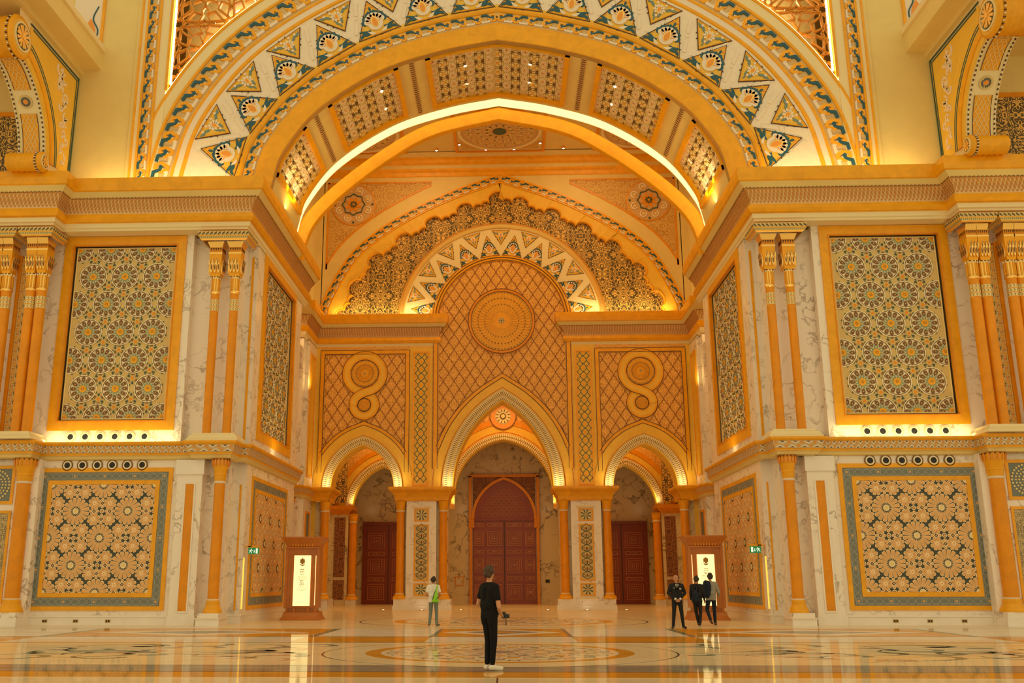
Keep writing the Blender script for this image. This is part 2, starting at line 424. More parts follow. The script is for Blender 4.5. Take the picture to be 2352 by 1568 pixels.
# bands across the hall, from the camera outwards
for nm, y0, y1, m in (('inlay_band', -21.0, -19.95, 'fl_orange'), ('inlay_band', -19.9, -18.55, 'fl_grey'), ('inlay_line', -18.5, -18.42, 'fl_dark'), ('inlay_line', -19.94, -19.88, 'fl_dark'),
                      ('inlay_line', -11.25, -11.08, 'fl_dark'), ('inlay_line', -3.3, -3.2, 'fl_grey'), ('inlay_band', -8.35, -8.22, 'fl_dark')):
    slab(nm, [R4(-44, 44, y0, y1)], m)
slab('inlay_line', [R4(.0, .03, -30, -21.0)], 'fl_dark')
# chequer of long slabs in front of the opening
def row(y0, y1, cells, z=E3):
    for x0, x1, m in cells: slab('floor_slab', [R4(x0, x1, y0, y1)], m, z)
for s_ in (1, -1):
    def mir(c): return [((min(s_*a, s_*b)), max(s_*a, s_*b), m) for a, b, m in c]
    row(-8.2, -3.35, mir([(2.15, 5.6, 'fl_white'), (5.6, 5.85, 'fl_green'), (5.85, 13.9, 'fl_orange'), (13.9, 14.15, 'fl_green'), (14.15, 22, 'fl_white'), (2.0, 2.15, 'fl_green')]))
    row(-11.05, -8.4, mir([(2.1, 5.75, 'fl_orange'), (5.8, 13.9, 'fl_white'), (14.0, 22, 'fl_orange')]))
    row(-3.1, -1.5, mir([(0, 10.2, 'fl_cream'), (10.2, 24, 'fl_white')]))
    # long lozenges let into the orange slabs
    for c, hw in ((9.9, 3.6),):
        slab('floor_lozenge', [[(s_*(c-hw), -5.8), (s_*c, -7.6), (s_*(c+hw), -5.8), (s_*c, -4.0)][::s_]], 'fl_white', .005)
        slab('floor_lozenge', [[(s_*(c-hw*.62), -5.8), (s_*c, -6.9), (s_*(c+hw*.62), -5.8), (s_*c, -4.7)][::s_]], 'fl_grey', .007)
slab('floor_slab', [R4(-2.0, 2.0, -8.2, -3.35)], 'fl_orange'); slab('floor_slab', [R4(-2.05, 2.05, -11.05, -8.4)], 'fl_white')
slab('floor_lozenge', [[(-1.9, -5.8), (0, -7.8), (1.9, -5.8), (0, -3.8)]], 'fl_white', .005)
slab('floor_lozenge', [[(-1.2, -5.8), (0, -7.1), (1.2, -5.8), (0, -4.5)]], 'fl_grey', .007)
slab('floor_lozenge', [[(-.5, -5.8), (0, -6.4), (.5, -5.8), (0, -5.2)]], 'fl_orange', .009)
# swirling side fields
def swirl(cx, cy, hx, hy, seed):
    rnd = random.Random(seed); mb = MB()
    for k in range(16):
        x, y = cx+rnd.uniform(-hx, hx)*.85, cy+rnd.uniform(-hy, hy)*.8; l = rnd.uniform(.9, 2.2); a0 = rnd.uniform(-.5, .5); cv = rnd.choice((-1, 1))*rnd.uniform(.6, 1.5)
        pts = [];
        for i in range(9):
            t = i/8; a = a0+cv*t*2.6; pts.append((x+l*t*math.cos(a), y+l*.8*t*math.sin(a)))
        r = (cx-hx, cx+hx, cy-hy, cy+hy); wd = [.02+.10*math.sin(PI*(i/8)**.7) for i in range(9)]
        A = offset(pts, 1.0); 
        for i in range(8):
            p, q = pts[i], pts[i+1]; nx, ny = A[i][0]-p[0], A[i][1]-p[1]; mx, my = A[i+1][0]-q[0], A[i+1][1]-q[1]
            mb.prism([(p[0]-nx*wd[i], p[1]-ny*wd[i]), (q[0]-mx*wd[i+1], q[1]-my*wd[i+1]), (q[0]+mx*wd[i+1], q[1]+my*wd[i+1]), (p[0]+nx*wd[i], p[1]+ny*wd[i])], 0, E3, flat(0), 'fl_green' if k % 5 else 'fl_pink', r=r)
        if k % 3 == 0: mb.prism([(x+.35*math.cos(2*PI*i/12), y+.22*math.sin(2*PI*i/12)) for i in range(12)], 0, .0035, flat(0), 'fl_grey' if k % 2 else 'fl_pink', r=r)
    return mb
for sx in (-1, 1):
    for k, cx in enumerate((6.2, 10.0, 14.2, 18.4)):
        swirl(sx*cx, -14.9, 2.0, 3.2, 30+k).build('floor_scroll', FLOOR)
    swirl(sx*15, -24.5, 4.5, 2.6, 50).build('floor_scroll', FLOOR)
# round medallions
def medallion(name, cx, cy, R, seed):
    mb = MB(); F = flat(0)
    mb.disc(cx, cy, R*1.32, 0, E3, F, 'fl_dark', 64); mb.disc(cx, cy, R*1.305, 0, .004, F, 'fl_cream', 64)
    mb.disc(cx, cy, R, 0, .005, F, 'fl_orange', 64); mb.disc(cx, cy, R*.885, 0, .006, F, 'fl_white', 64); mb.disc(cx, cy, R*.87, 0, .007, F, 'fl_cream', 64)
    for ringr, n, sz, ms in ((.74, 24, .085, ('fl_grey', 'fl_pink')), (.56, 18, .095, ('fl_orange', 'fl_green')), (.36, 12, .10, ('fl_grey', 'fl_orange')), (.19, 8, .085, ('fl_pink', 'fl_green'))):
        for i in range(n):
            a = 2*PI*i/n; mb.prism(rot([(-.9*sz*R, 0), (0, -.55*sz*R), (.9*sz*R, 0), (0, .55*sz*R)], a+(.6 if i % 2 else -.6), cx+ringr*R*math.cos(a), cy+ringr*R*math.sin(a)), 0, .008, F, ms[i % 2])
            b = a+PI/n; mb.ring(cx+(ringr+.06)*R*math.cos(b), cy+(ringr+.06)*R*math.sin(b), sz*R*.35, sz*R*.55, 0, .008, F, 'fl_dark' if i % 3 == 0 else 'fl_grey', 8)
    for i in range(16):
        a = 2*PI*i/16; mb.prism(rot([(.1*R, -.02*R), (.66*R, -.008*R), (.66*R, .008*R), (.1*R, .02*R)], a, cx, cy), 0, .0085, F, 'fl_pink')
    mb.disc(cx, cy, .12*R, 0, .009, F, 'fl_grey', 24)
    return mb.build(name, FLOOR)
medallion('floor_medallion', 0, -14.85, 3.12, 1); medallion('floor_medallion', 0, 3.3, 4.5, 2)
# ---- panelled walls either side of the opening (built for the right, mirrored for the left)
WALLPATH = [(30, YW), (12.75, YW), (12.75, -.2), (10.85, -.2), (10.85, .9), (10.4, .9), (10.4, 9.9), (16, 9.9)]
CPATH = [(30, -1.4), (18.75, -1.4), (18.75, YW), (10.96, YW), (10.96, 10.6)]
LPATH = [(30, -1.35), (18.45, -1.35), (18.45, YW), (12.0, YW), (12.0, -.85), (10.75, -.85), (10.75, .25), (10.42, .25), (10.42, 9.9)]
WALLS = {}
for S in (1, -1):
    mb = MB('marble')
    def holed(F, u0, u1, v0, v1, a, b, c, d):        # wall face with a rectangular recess left open
        for r_ in ((u0, u1, v0, c), (u0, u1, d, v1), (u0, a, c, d), (b, u1, c, d)): mb.face([F(r_[0], r_[2], 0), F(r_[1], r_[2], 0), F(r_[1], r_[3], 0), F(r_[0], r_[3], 0)], 'marble')
    holed(front(YW), 12.75, 30, 0, 15.7, 13.42, 17.82, 7.86, 15.31); wall_strip(mb, WALLPATH[1:6], 0, 15.7, 'marble'); holed(lateral(10.4), .9, 9.9, 0, 15.7, 2.37, 8.03, 7.87, 15.33); wall_strip(mb, WALLPATH[6:], 0, 15.7, 'marble'); mb.box(12.75, 30, YW+.02, 1.5, 15.7, 17.8, 'cream')
    mb.box(10.9, 30, .95, 9.85, 15.7, 17.8, 'cream')
    W_ = struct(mb.build('wall_'+SIDE())); WALLS[S] = W_
    # baseboard
    mb = MB('marble_plain'); mb.sweep(WALLPATH[:-1], [(.05, 0), (.05, .27), (.08, .30), (.08, .34), (.02, .37), (0, .37)], 'marble_plain'); struct(mb.build('baseboard_'+SIDE()))
    # great cornice
    mb = MB(); mb.sweep(CPATH, CORNICE, seg_m=CORN_M, caps=True); C_ = struct(mb.build('trim_1' if S > 0 else 'trim_2'))
    mb = MB(); diamonds(mb, CPATH, BAND, .155, 4); o = mb.build('lozenge_net', C_); o['kind'] = 'stuff'
    # string course at mid height with its painted frieze
    LP = [(.0, 6.28), (.14, 6.32), (.18, 6.42), (.24, 6.46), (.25, 6.52), (.28, 6.54), (.32, 6.68), (.36, 6.82), (.40, 6.84), (.44, 6.9), (.44, 6.97), (.38, 6.98), (0, 6.98)]
    mb = MB(); mb.sweep(LPATH, LP, seg_m=['cream', 'cream', 'cream', 'gold', 'gold', 'bed', 'bed', 'gold', 'gold', 'gold', 'gold', 'marble_plain'], caps=True); T_ = struct(mb.build('trim_3' if S > 0 else 'trim_4'))
    mb = MB()
    for seg in range(len(LPATH)-1):
        a, b = LPATH[seg], LPATH[seg+1]; L = math.hypot(b[0]-a[0], b[1]-a[1]); n = max(1, int(L/.27))
        inner, outer = offset(LPATH, -.295), offset(LPATH, -.375)
        for i in range(n):
            for (z0, z1, pa, col, up, sh) in ((6.57, 6.68, inner, 'white_relief', 1, .5), (6.69, 6.80, outer, 'white_relief', -1, 0.)):
                c = (i+.25+.5*sh)/n
                def Q(s, z):
                    t = (z-6.54)/.28; s = min(1, max(0, s)); p0 = [inner[seg][k]*(1-t)+outer[seg][k]*t for k in (0, 1)]; p1 = [inner[seg+1][k]*(1-t)+outer[seg+1][k]*t for k in (0, 1)]
                    return (p0[0]*(1-s)+p1[0]*s, p0[1]*(1-s)+p1[1]*s, z)
                def K(p): return (p[0], p[1], p[2]-.0)
                hw = .42/n; mid = (z0+z1)/2
                mb.face([K(Q(c-hw, z0 if up > 0 else z1)), K(Q(c, z0 if up < 0 else z1)), K(Q(c+hw, z0 if up > 0 else z1))], col)
                mb.face([K(Q(c-hw*.45, z0 if up > 0 else z1)), K(Q(c, mid)), K(Q(c+hw*.45, z0 if up > 0 else z1))], 'lat_green')
                mb.face([K(Q(c+.5/n-hw*.3, mid)), K(Q(c+.5/n, z0)), K(Q(c+.5/n+hw*.3, mid)), K(Q(c+.5/n, z1))], 'orange')
    o = mb.build('painted_frieze', T_); o['kind'] = 'stuff'
S = 1
# ---- the great arch
HALF = [(10.5, 17.6), (10.37, 18.32), (9.93, 19.81), (8.36, 21.93), (5.56, 23.85), (2.71, 24.84), (0, 25.36)]
GA = two_sided(spline(HALF, 10))                    # line between the plain gold band and the inner chain
INTR = offset(GA, -.83)
F0 = front(YW)
mb = MB()
mb.arch(GA, [(-.83, -.3), (-.83, .02), (-.80, .05), (-.04, .05), (0, .02), (.5, .02), (.53, .07), (.62, .12), (.72, .07), (.76, .0), (3.02, .0), (3.05, .05), (3.16, .05), (3.2, .02), (3.45, .02), (3.47, .06), (3.56, .06), (3.58, .01), (4.45, .01), (4.47, .06), (4.58, .06), (4.60, .0), (5.02, 0), (5.04, .05), (5.14, .05), (5.16, -.4)], F0,
        seg_m=['gold', 'gold', 'gold', 'gold', 'bed', 'gold', 'gold', 'gold', 'gold', 'white_tile', 'gold', 'gold', 'gold', 'white_relief', 'gold', 'gold', 'gold', 'bed', 'gold', 'gold', 'gold', 'cream_light', 'gold', 'gold', 'gold'])
ARCH = struct(mb.build('wall_arch'))
for S in (1, -1):
    mb = MB(); F = F0
    mb.rect(14.5, 14.95, 17.7, 33, -.3, .03, F, 'cream_light'); mb.rect(14.9, 15.0, 17.7, 33, 0, .09, F, 'gold'); mb.rect(14.995, 15.475, 17.7, 33, -.3, .06, F, 'bed')
    mb.rect(15.46, 15.56, 17.7, 33, 0, .09, F, 'gold'); mb.rect(15.55, 15.72, 17.7, 33, -.3, .05, F, 'cream_light'); mb.rect(15.72, 15.8, 17.7, 33, 0, .1, F, 'gold'); mb.rect(15.8, 15.95, 17.7, 33, -.3, .06, F, 'cream')
    mb.rect(14.40, 14.52, 22.4, 33, -.2, .07, F, 'gold')
    mb.rect(15.9, 30, 17.7, 33, -.3, 0, F, 'cream'); mb.build('spandrel_wall', ARCH)
S = 1
# ---- vault between the front arch and the lit rib
def vault_pt(s, y, w):                               # s: arc length from the apex along the intrados (+ right), w: below the vault
    L = VL; p, t = along(INTR, VT-s, L); nx, ny = t[1], -t[0]
    return (p[0]-nx*w, y, p[1]-ny*w)
VL = lengths(INTR); VT = VL[-1]/2
mb = MB('cream'); rows = [[(p[0], y, p[1]) for p in INTR] for y in (YW-.03, 4.65)]; mb.grid(rows, 'cream', True)
cv = [(-.83, 4.65), (-.70, 4.75), (-.50, 5.1), (-.42, 5.5), (-.40, 6.35)]
cols = [(offset(GA, d), y) for d, y in cv]
mb.grid([[(p[0], y, p[1]) for p in c] for c, y in cols], 'cream_light', True)
VAULT = struct(mb.build('vault_ceiling'))
# lit rib behind the vault
RIBH = [(9.62, 16.9), (9.45, 17.9), (8.95, 18.97), (7.56, 20.45), (5.37, 22.16), (3.19, 23.4), (0, 24.17)]
RIB = two_sided(spline(RIBH, 10))
mb = MB(); mb.arch(RIB, [(.06, -.35), (.06, -.05), (.09, 0), (.66, 0), (.72, -.04), (.72, -.5)], front(6.3), seg_m=['gold', 'gold', 'gold', 'gold', 'gold'])
struct(mb.build('vault_rib'))
mb = MB('cove_led'); mb.grid([[(p[0], y, p[1]) for p in offset(GA, d)] for d, y in ((-.74, 4.76), (-.53, 5.1), (-.44, 5.5), (-.415, 6.25))], 'cove_led', True); tag(mb.build('cove_light'), 'glowing cove light following the pointed rib of the vault', 'light')  # lit look of the cove put into its surface as emission; no lamp here
# ---- hall behind the rib
mb = MB('cream')
mb.face([(-30, 7.0, 33), (30, 7.0, 33), (30, 7.0, 25.2), (-30, 7.0, 25.2)], 'cream')
for sx in (-1, 1): mb.face([(sx*10.2, 7.0, 17.5), (sx*30, 7.0, 17.5), (sx*30, 7.0, 26), (sx*10.2, 7.0, 26)], 'cream')
struct(mb.build('wall_rib'))  # unseen wall added to stop light leaking in past the vault
mb = MB('cream'); mb.face([(-30, 6.5, 28.5), (30, 6.5, 28.5), (30, 20.6, 28.5), (-30, 20.6, 28.5)], 'cream'); CEIL = struct(mb.build('ceiling'))
for S in (1, -1):
    mb = MB('cream')
    mb.face([(11.9, 7, 17.8), (11.9, 20.6, 17.8), (11.9, 20.6, 28.5), (11.9, 7, 28.5)], 'cream')
    # wall of the side aisle behind the first pier and its ceiling
    mb.face([(16, 9.9, 0), (16, 18, 0), (16, 18, 18), (16, 9.9, 18)], 'marble_yellow'); mb.face([(10.6, 9.9, 17.0), (16, 9.9, 17.0), (16, 18, 17.0), (11.2, 18, 17.0)], 'cream')
    struct(mb.build('wall_aisle_'+SIDE()))
    # second pier
    P2 = [(16, 17.1), (11.75, 17.1), (11.75, 17.75), (11.55, 17.75), (11.55, 20.1)]
    mb = MB('marble_yellow'); wall_strip(mb, P2, 0, 15.7, 'marble'); mb.box(11.9, 30, 17.2, 20.0, 15.7, 17.8, 'cream')
    struct(mb.build('wall_pier_'+SIDE()))
    C2 = [(16, 17.45), (12.28, 17.45), (12.28, 20.75)]
    pr2 = [(w_*.93, z) for w_, z in CORNICE]
    # the cornice turns from the pier onto the arcade and stops short of the centre bay
    C2 = [(16, 17.45), (12.25, 17.45), (12.25, 20.75), (4.6, 20.75), (4.6, 21.6)]
    mb = MB(); mb.sweep(C2, pr2, seg_m=CORN_M, caps=True); c_ = struct(mb.build('trim_5' if S > 0 else 'trim_6'))
    mb = MB(); diamonds(mb, C2, [(a*.93, b) for a, b in BAND], .155, 4); o = mb.build('lozenge_net', c_); o['kind'] = 'stuff'
    mb = MB(); mb.sweep(P2, [(w_*.8, z) for w_, z in LP], seg_m=['cream', 'cream', 'cream', 'gold', 'gold', 'tan', 'tan', 'gold', 'gold', 'gold', 'gold', 'marble_plain']); struct(mb.build('trim_7' if S > 0 else 'trim_8'))
S = 1
mb = MB('cream')                                     # unseen outer shell added to block world light and keep the interior dark
for q in ([(-30, -.5, 33), (30, -.5, 33), (30, 42, 33), (-30, 42, 33)], [(-30, -.5, 0), (-30, 42, 0), (-30, 42, 33), (-30, -.5, 33)], [(30, -.5, 0), (30, 42, 0), (30, 42, 33), (30, -.5, 33)], [(-30, 42, 0), (30, 42, 0), (30, 42, 33), (-30, 42, 33)]): mb.face(q, 'cream')
struct(mb.build('roof'))
# ================================================================== ornament of the great arch
def drop(cx, cy, w_, h, n=10, up=True):
    p = []
    for i in range(n+1):
        t = -PI*.5+PI*i/n*1.0
        p.append((cx+w_*math.cos(t)*(1 if i < n else 0), cy+h*.5*math.sin(t)))
    right = [(cx+w_*math.sin(PI*t)**.8*(1-.45*t), cy-h*.42+h*t) for t in [i/n for i in range(n+1)]]
    left = [(2*cx-x, y) for x, y in right[-2:0:-1]]
    q = right+left
    return q if up else [(x, 2*cy-y) for x, y in q]
def leaf_pts(x0, y0, x1, y1, bulge, n=7):
    dx, dy = x1-x0, y1-y0; l = math.hypot(dx, dy); nx, ny = -dy/l, dx/l
    a = [(x0+dx*i/n+nx*bulge*math.sin(PI*(i/n)**.8), y0+dy*i/n+ny*bulge*math.sin(PI*(i/n)**.8)) for i in range(n+1)]
    b = [(x0+dx*i/n-nx*bulge*.25*math.sin(PI*i/n), y0+dy*i/n-ny*bulge*.25*math.sin(PI*i/n)) for i in range(n-1, 0, -1)]
    return a+b
def palmette(mb, F, k=1., w=0.):
    for i in range(7):
        a = math.radians(18+24*i); mb.disc(k*.46*math.cos(a), k*(.56+.50*math.sin(a)), k*.135, w, w+.05, F, 'blue', 12)
    for sx in (-1, 1):
        for q in (((.30, .34), (.72, .16), .16), ((.42, .30), (.80, .40), .10), ((.60, .22), (.86, .02), -.10)):
            (x0, y0), (x1, y1), b = q; mb.prism(leaf_pts(sx*k*x0, k*y0, sx*k*x1, k*y1, -sx*k*b), w, w+.055, F, 'blue')
        mb.prism(leaf_pts(sx*k*.12, k*.1, sx*k*.45, k*.28, -sx*k*.1), w, w+.06, F, 'white_relief')
        mb.prism(leaf_pts(sx*k*.62, k*.5, sx*k*.42, k*.78, sx*k*.05), w, w+.03, F, 'white_relief')
    for i in range(7):
        a = math.radians(22+22.7*i); mb.disc(k*.36*math.cos(a), k*(.54+.42*math.sin(a)), k*.125, w, w+.075, F, 'white_relief', 12)
    mb.disc(0, k*.56, k*.33, w, w+.07, F, 'white_relief', 16)
    for i in range(7):
        a = math.radians(22+22.7*i); mb.line([(k*.16*math.cos(a), k*(.54+.2*math.sin(a))), (k*.38*math.cos(a), k*(.54+.43*math.sin(a)))], k*.022, w, w+.085, F, 'gold_deep')
    mb.prism(drop(0, k*.60, k*.20, k*.62), w, w+.095, F, 'gold_leaf'); mb.prism(drop(0, k*.58, k*.145, k*.46), w, w+.115, F, 'orange')
    mb.prism(drop(0, k*1.28, k*.06, k*.22), w, w+.05, F, 'blue')
    for sx in (-1, 1): mb.disc(sx*k*.12, k*1.16, k*.055, w, w+.05, F, 'blue', 8); mb.prism(leaf_pts(sx*k*.05, k*1.32, sx*k*.16, k*1.48, sx*k*.05), w, w+.04, F, 'orange')
def tri_frame(mb, tri, F, fill, t=.045, w=.0, teeth=True):
    mb.prism(tri, -.01, w+.02, F, fill); mb.line(tri if area2(tri) > 0 else tri[::-1], .028, -.01, w+.034, F, 'line', closed=True)
    c = (sum(p[0] for p in tri)/3, sum(p[1] for p in tri)/3)
    inn = [(p[0]+(c[0]-p[0])*.09, p[1]+(c[1]-p[1])*.09) for p in tri]; mb.line(inn if area2(inn) > 0 else inn[::-1], .035, 0, w+.045, F, 'gold', closed=True)
    if teeth:
        for i in range(3):
            a, b = tri[i], tri[(i+1) % 3]
            for f in (.38, .55):
                m_ = (a[0]+(b[0]-a[0])*f, a[1]+(b[1]-a[1])*f); d = math.hypot(m_[0]-c[0], m_[1]-c[1]); nx, ny = (m_[0]-c[0])/d, (m_[1]-c[1])/d
                dx, dy = (b[0]-a[0]), (b[1]-a[1]); l = math.hypot(dx, dy); dx, dy = dx/l*.05, dy/l*.05
                mb.prism([(m_[0]-dx, m_[1]-dy), (m_[0]+dx, m_[1]+dy), (m_[0]+nx*.08, m_[1]+ny*.08)], 0, w+.03, F, 'line')
def outer_flower(mb, F, k=1., w=0.):
    # inward-pointing triangle filling: leaves about a drop
    for x, y, x1, y1, b in ((-.75, .08, -.38, .2, .1), (-.45, .12, -.2, .34, .1), (.75, .08, .38, .2, -.1), (.45, .12, .2, .34, -.1), (-.12, .78, -.18, .5, .08), (.12, .78, .18, .5, -.08), (-.02, .95, -.06, .72, .06)):
        mb.prism(leaf_pts(k*x, k*y, k*x1, k*y1, k*b), w, w+.05, F, 'teal_soft')
    for i in range(9):
        a = 2*PI*i/9+.3; mb.prism(leaf_pts(k*.06*math.cos(a), k*(.36+.06*math.sin(a)), k*.30*math.cos(a+.3), k*(.36+.27*math.sin(a+.3)), k*.10), w, w+.065, F, 'white_relief')
    for x, y in ((-.5, .1), (.5, .1), (-.2, .08), (.2, .08), (0, .7)): mb.disc(k*x, k*y, k*.06, w, w+.06, F, 'white_relief', 8)
    mb.prism(drop(0, k*.38, k*.125, k*.36), w, w+.08, F, 'gold_leaf'); mb.prism(drop(0, k*.37, k*.085, k*.25), w, w+.10, F, 'orange')
def norm_angle(t): nx, ny = t[1], -t[0]; return math.atan2(-nx, ny)
mb = MB(); tri_frame(mb, [(-.97, 0), (.97, 0), (0, 1.77)], LOCAL, 'gold_field'); palmette(mb, LOCAL, 1.03, .0); PALM = mb.mesh('palmette_panel')
mb = MB(); tri_frame(mb, [(-.90, 0), (.90, 0), (0, -1.22)], LOCAL, 'gold_field'); outer_flower(mb, lambda u, v, w_: LOCAL(u, -v-.04, w_), 1.0, .0); FLOW = mb.mesh('flower_panel')
# chain (guilloche) links: a white strand, a blue strand and gold loops between them; period 1 along u, width 1 across v
def chain_mesh(p, wd, name):
    mb = MB(); X = lambda pts: [(x*p, y*wd) for x, y in pts]; t = wd*.185
    mb.line(X([(-.06, .02), (.0, .36), (.44, .36), (.62, .02), (.82, -.02), (.94, .12)]), t, 0, .05, LOCAL, 'white_relief')
    mb.line(X([(.0, -.40), (.36, -.40), (.54, -.06), (.72, .0), (.80, -.12)]), t, 0, .06, LOCAL, 'blue')
    mb.line(X([(.56, -.16), (.62, -.36), (.82, -.36), (1.02, .10)]), t*.95, 0, .058, LOCAL, 'gold')
    mb.line(X([(.40, -.08), (.62, .34), (.78, .38), (.92, .22), (.84, .02)]), t*.95, 0, .054, LOCAL, 'gold')
    return mb.mesh(name)
CH_A = chain_mesh(.745, .74, 'chain_link_a'); CH_B = chain_mesh(.66, .42, 'chain_link_b')
def run_chain(me, curve, period, parent, F3, name='chain_link', s0=0., s1=None, flipv=False):
    L = lengths(curve); tot = (s1 if s1 is not None else L[-1])-s0; n = int(round(tot/period)); p = tot/n
    for i in range(n):
        (x, y), t = along(curve, s0+i*p, L); (x2, y2), t2 = along(curve, min(s0+(i+.6)*p, L[-1]-1e-6), L)
        a = math.atan2(y2-y, x2-x)
        o = place(me, name, parent, F3(x, y), (0, -a, 0)); o.scale = (p/period, 1, -1 if flipv else 1)
CEN = offset(GA, 4.02); CIN = offset(GA, .255)
LC = lengths(CEN); LI = lengths(CIN)
def clipped_run(curve, zmin):
    L = lengths(curve); s = [l for l, p in zip(L, curve) if p[1] > zmin]; return s[0], s[-1]
a0, a1 = clipped_run(CEN, 17.9); mid = LC[-1]/2
run_chain(CH_A, CEN, .745, ARCH, lambda x, y: (x, YW-.01, y), s0=a0, s1=mid)
rev = [(-x, y) for x, y in CEN]
S = -1; run_chain(chain_mesh(.745, .74, 'chain_link_a_mirror'), CEN, .745, ARCH, lambda x, y: (x, YW-.01, y), s0=a0, s1=mid); S = 1
a0, a1 = clipped_run(CIN, 18.0); mid = LI[-1]/2
run_chain(CH_B, CIN, .66, ARCH, lambda x, y: (x, YW-.02, y), s0=a0, s1=mid)
S = -1; run_chain(chain_mesh(.66, .42, 'chain_link_b_mirror'), CIN, .66, ARCH, lambda x, y: (x, YW-.02, y), s0=a0, s1=mid)
for S in (1, -1):
    me = chain_mesh(.72, .40, 'chain_link_c_'+SIDE())
    run_chain(me, [(15.235, 18.0), (15.235, 29.52)], .72, ARCH, lambda x, y: (x, YW-.06, y), flipv=(S > 9))
S = 1
# palmette and flower triangles round the arch with the white zig-zag ribbon between them
c8 = offset(GA, .80); L8 = lengths(c8); half8 = L8[-1]/2; PITCH = (half8-.75)/6.85
c29 = offset(GA, 2.86); L29 = lengths(c29); half29 = L29[-1]/2; P29 = (half29-.75)/6.85
for k in range(-7, 7):
    (x, y), t = along(c8, half8+(k+.5)*PITCH, L8); a = norm_angle(t); o = place(PALM, 'palmette_panel', ARCH, (x, YW-.005, y), (0, -a, 0))
for k in range(-6, 7):
    (x, y), t = along(c29, half29+k*P29, L29); a = norm_angle(t); o = place(FLOW, 'flower_panel', ARCH, (x, YW-.005, y), (0, -a, 0))
mb = MB(); mb.arch(GA, [(.76, 0), (.76, .015), (.90, .015), (.90, 0)], F0, 'gold_field'); mb.build('gold_edge', ARCH)
mb = MB()
for k in range(-7, 7):                                # raised bars along both legs of every chevron
    for sg in (-1, 1):
        (x0, y0), t0 = along(offset(GA, 1.18), lengths(offset(GA, 1.18))[-1]/2*(1+(k+.5+sg*.43)/7.2), None)
        (x1, y1), t1 = along(offset(GA, 2.72), lengths(offset(GA, 2.72))[-1]/2*(1+(k+.5+sg*.10)/7.2), None)
        dx, dy = x1-x0, y1-y0
        for f0, f1 in ((.02, .40), (.58, .97)):
            mb = MB(); mb.line([(x0+dx*f0, y0+dy*f0), (x0+dx*f1, y0+dy*f1)], .15, 0, .035, F0, 'white_relief'); mb.build('chevron_bar', ARCH)
        mb = MB(); mb.disc(x0+dx*.49, y0+dy*.49, .075, 0, .035, F0, 'white_relief', 8); mb.build('chevron_stud', ARCH)
# pierced timber screens in the two spandrels, with a light strip round them
for S in (1, -1):
    outer = offset(GA, 5.16); pts = [p for p in outer if p[0] > .5 and p[1] > 22]
    pts = sorted(pts, key=lambda p: p[1]); tip = (14.4, 22.55)
    T = empty('spandrel_screen', (12, YW+.3, 27), 'pierced timber star lattice in the %s spandrel of the great arch' % SIDE(), 'screen')
    def inside(x, y):
        if x > 14.36 or x < 3 or y > 31: return False
        best = min(outer, key=lambda p: (p[0]-x)**2+(p[1]-y)**2); i = outer.index(best)
        q, t = best, (outer[min(i+1, len(outer)-1)][0]-outer[max(i-1, 0)][0], outer[min(i+1, len(outer)-1)][1]-outer[max(i-1, 0)][1])
        l = math.hypot(*t); nx, ny = t[1]/l, -t[0]/l
        return (x-q[0])*nx+(y-q[1])*ny > .02
    mb = MB('wood_lattice'); F = front(YW+.12)
    def seg(a, b, t=.085):
        n = 6
        for i in range(n):
            p = (a[0]+(b[0]-a[0])*i/n, a[1]+(b[1]-a[1])*i/n); q = (a[0]+(b[0]-a[0])*(i+1)/n, a[1]+(b[1]-a[1])*(i+1)/n)
            if inside((p[0]+q[0])/2, (p[1]+q[1])/2): mb.line([p, q], t, -.12, .02, F, 'wood_lattice'); mb.line([p, q], t*.3, .02, .045, F, 'gold_deep')
    D = 2.35
    for i in range(-1, 4):
        for j in range(-1, 4):
            cx, cy = 14.2-i*D, 23.4+j*D
            R = D*.5
            P = lambda r, a: (cx+r*math.cos(a), cy+r*math.sin(a))
            for k in range(8):
                a = PI/4*k+PI/8
                seg(P(.36, a), P(.92, a-.30)); seg(P(.36, a), P(.92, a+.30)); seg(P(.92, a-.30), P(1.18, a)); seg(P(.92, a+.30), P(1.18, a)); seg(P(.36, a), P(.20, a+PI/8)); seg(P(.36, a), P(.20, a-PI/8))
            for k in range(4):
                a = PI/2*k; seg(P(.7, a), P(R+.1, a+.12)); seg(P(.7, a), P(R+.1, a-.12))
                b = a+PI/4; seg(P(1.18, b-.26), P(1.66, b-.05)); seg(P(1.18, b+.26), P(1.66, b+.05))
    mb.build('lattice', T)
    mb = MB('led'); tp = [p for p in outer if 9.0 < p[0] < 14.2 or (p[0] > 3 and p[1] > 27)]
    for i in range(len(outer)-1):
        a, b = outer[i], outer[i+1]
        if a[0] > 4 and b[0] < 14.4 and b[0] > 3 and a[0] < 14.6: 
            o1 = offset([a, b], .035); mb.prism([a, b, o1[1], o1[0]], -.08, -.02, F0, 'led')
    mb.rect(14.29, 14.36, 22.75, 31, -.1, -.04, F0, 'led'); mb.build('light_strip', T)
    mb = MB('cream'); bk = [p for p in offset(GA, 4.0) if p[0] > 2 and p[1] > 18]
    for a, b in zip(bk[:-1], bk[1:]): mb.face([(a[0], 1.4, a[1]), (b[0], 1.4, b[1]), (b[0], 1.4, 32), (a[0], 1.4, 32)], 'cream')
    mb.build('backing_wall', T); point('screen_backlight', (S*12.2, .5, 26.2), 45, (1, .74, .36), .3); point('screen_backlight', (S*13.4, .5, 24.4), 14, (1, .74, .36), .2)  # added unseen point lights brighten the backing behind the lattice
    mb = MB('cream')
    for r0, z0 in ((11.2, 26.7), (11.9, 26.9), (11.55, 26.35)):
        mb.tube([(r0, 1.1, z0-.35), (r0, 1.1, z0+.35)], .22, 10, 'lamp')
    G = mb.build('glimpsed_lamps', T)
S = 1
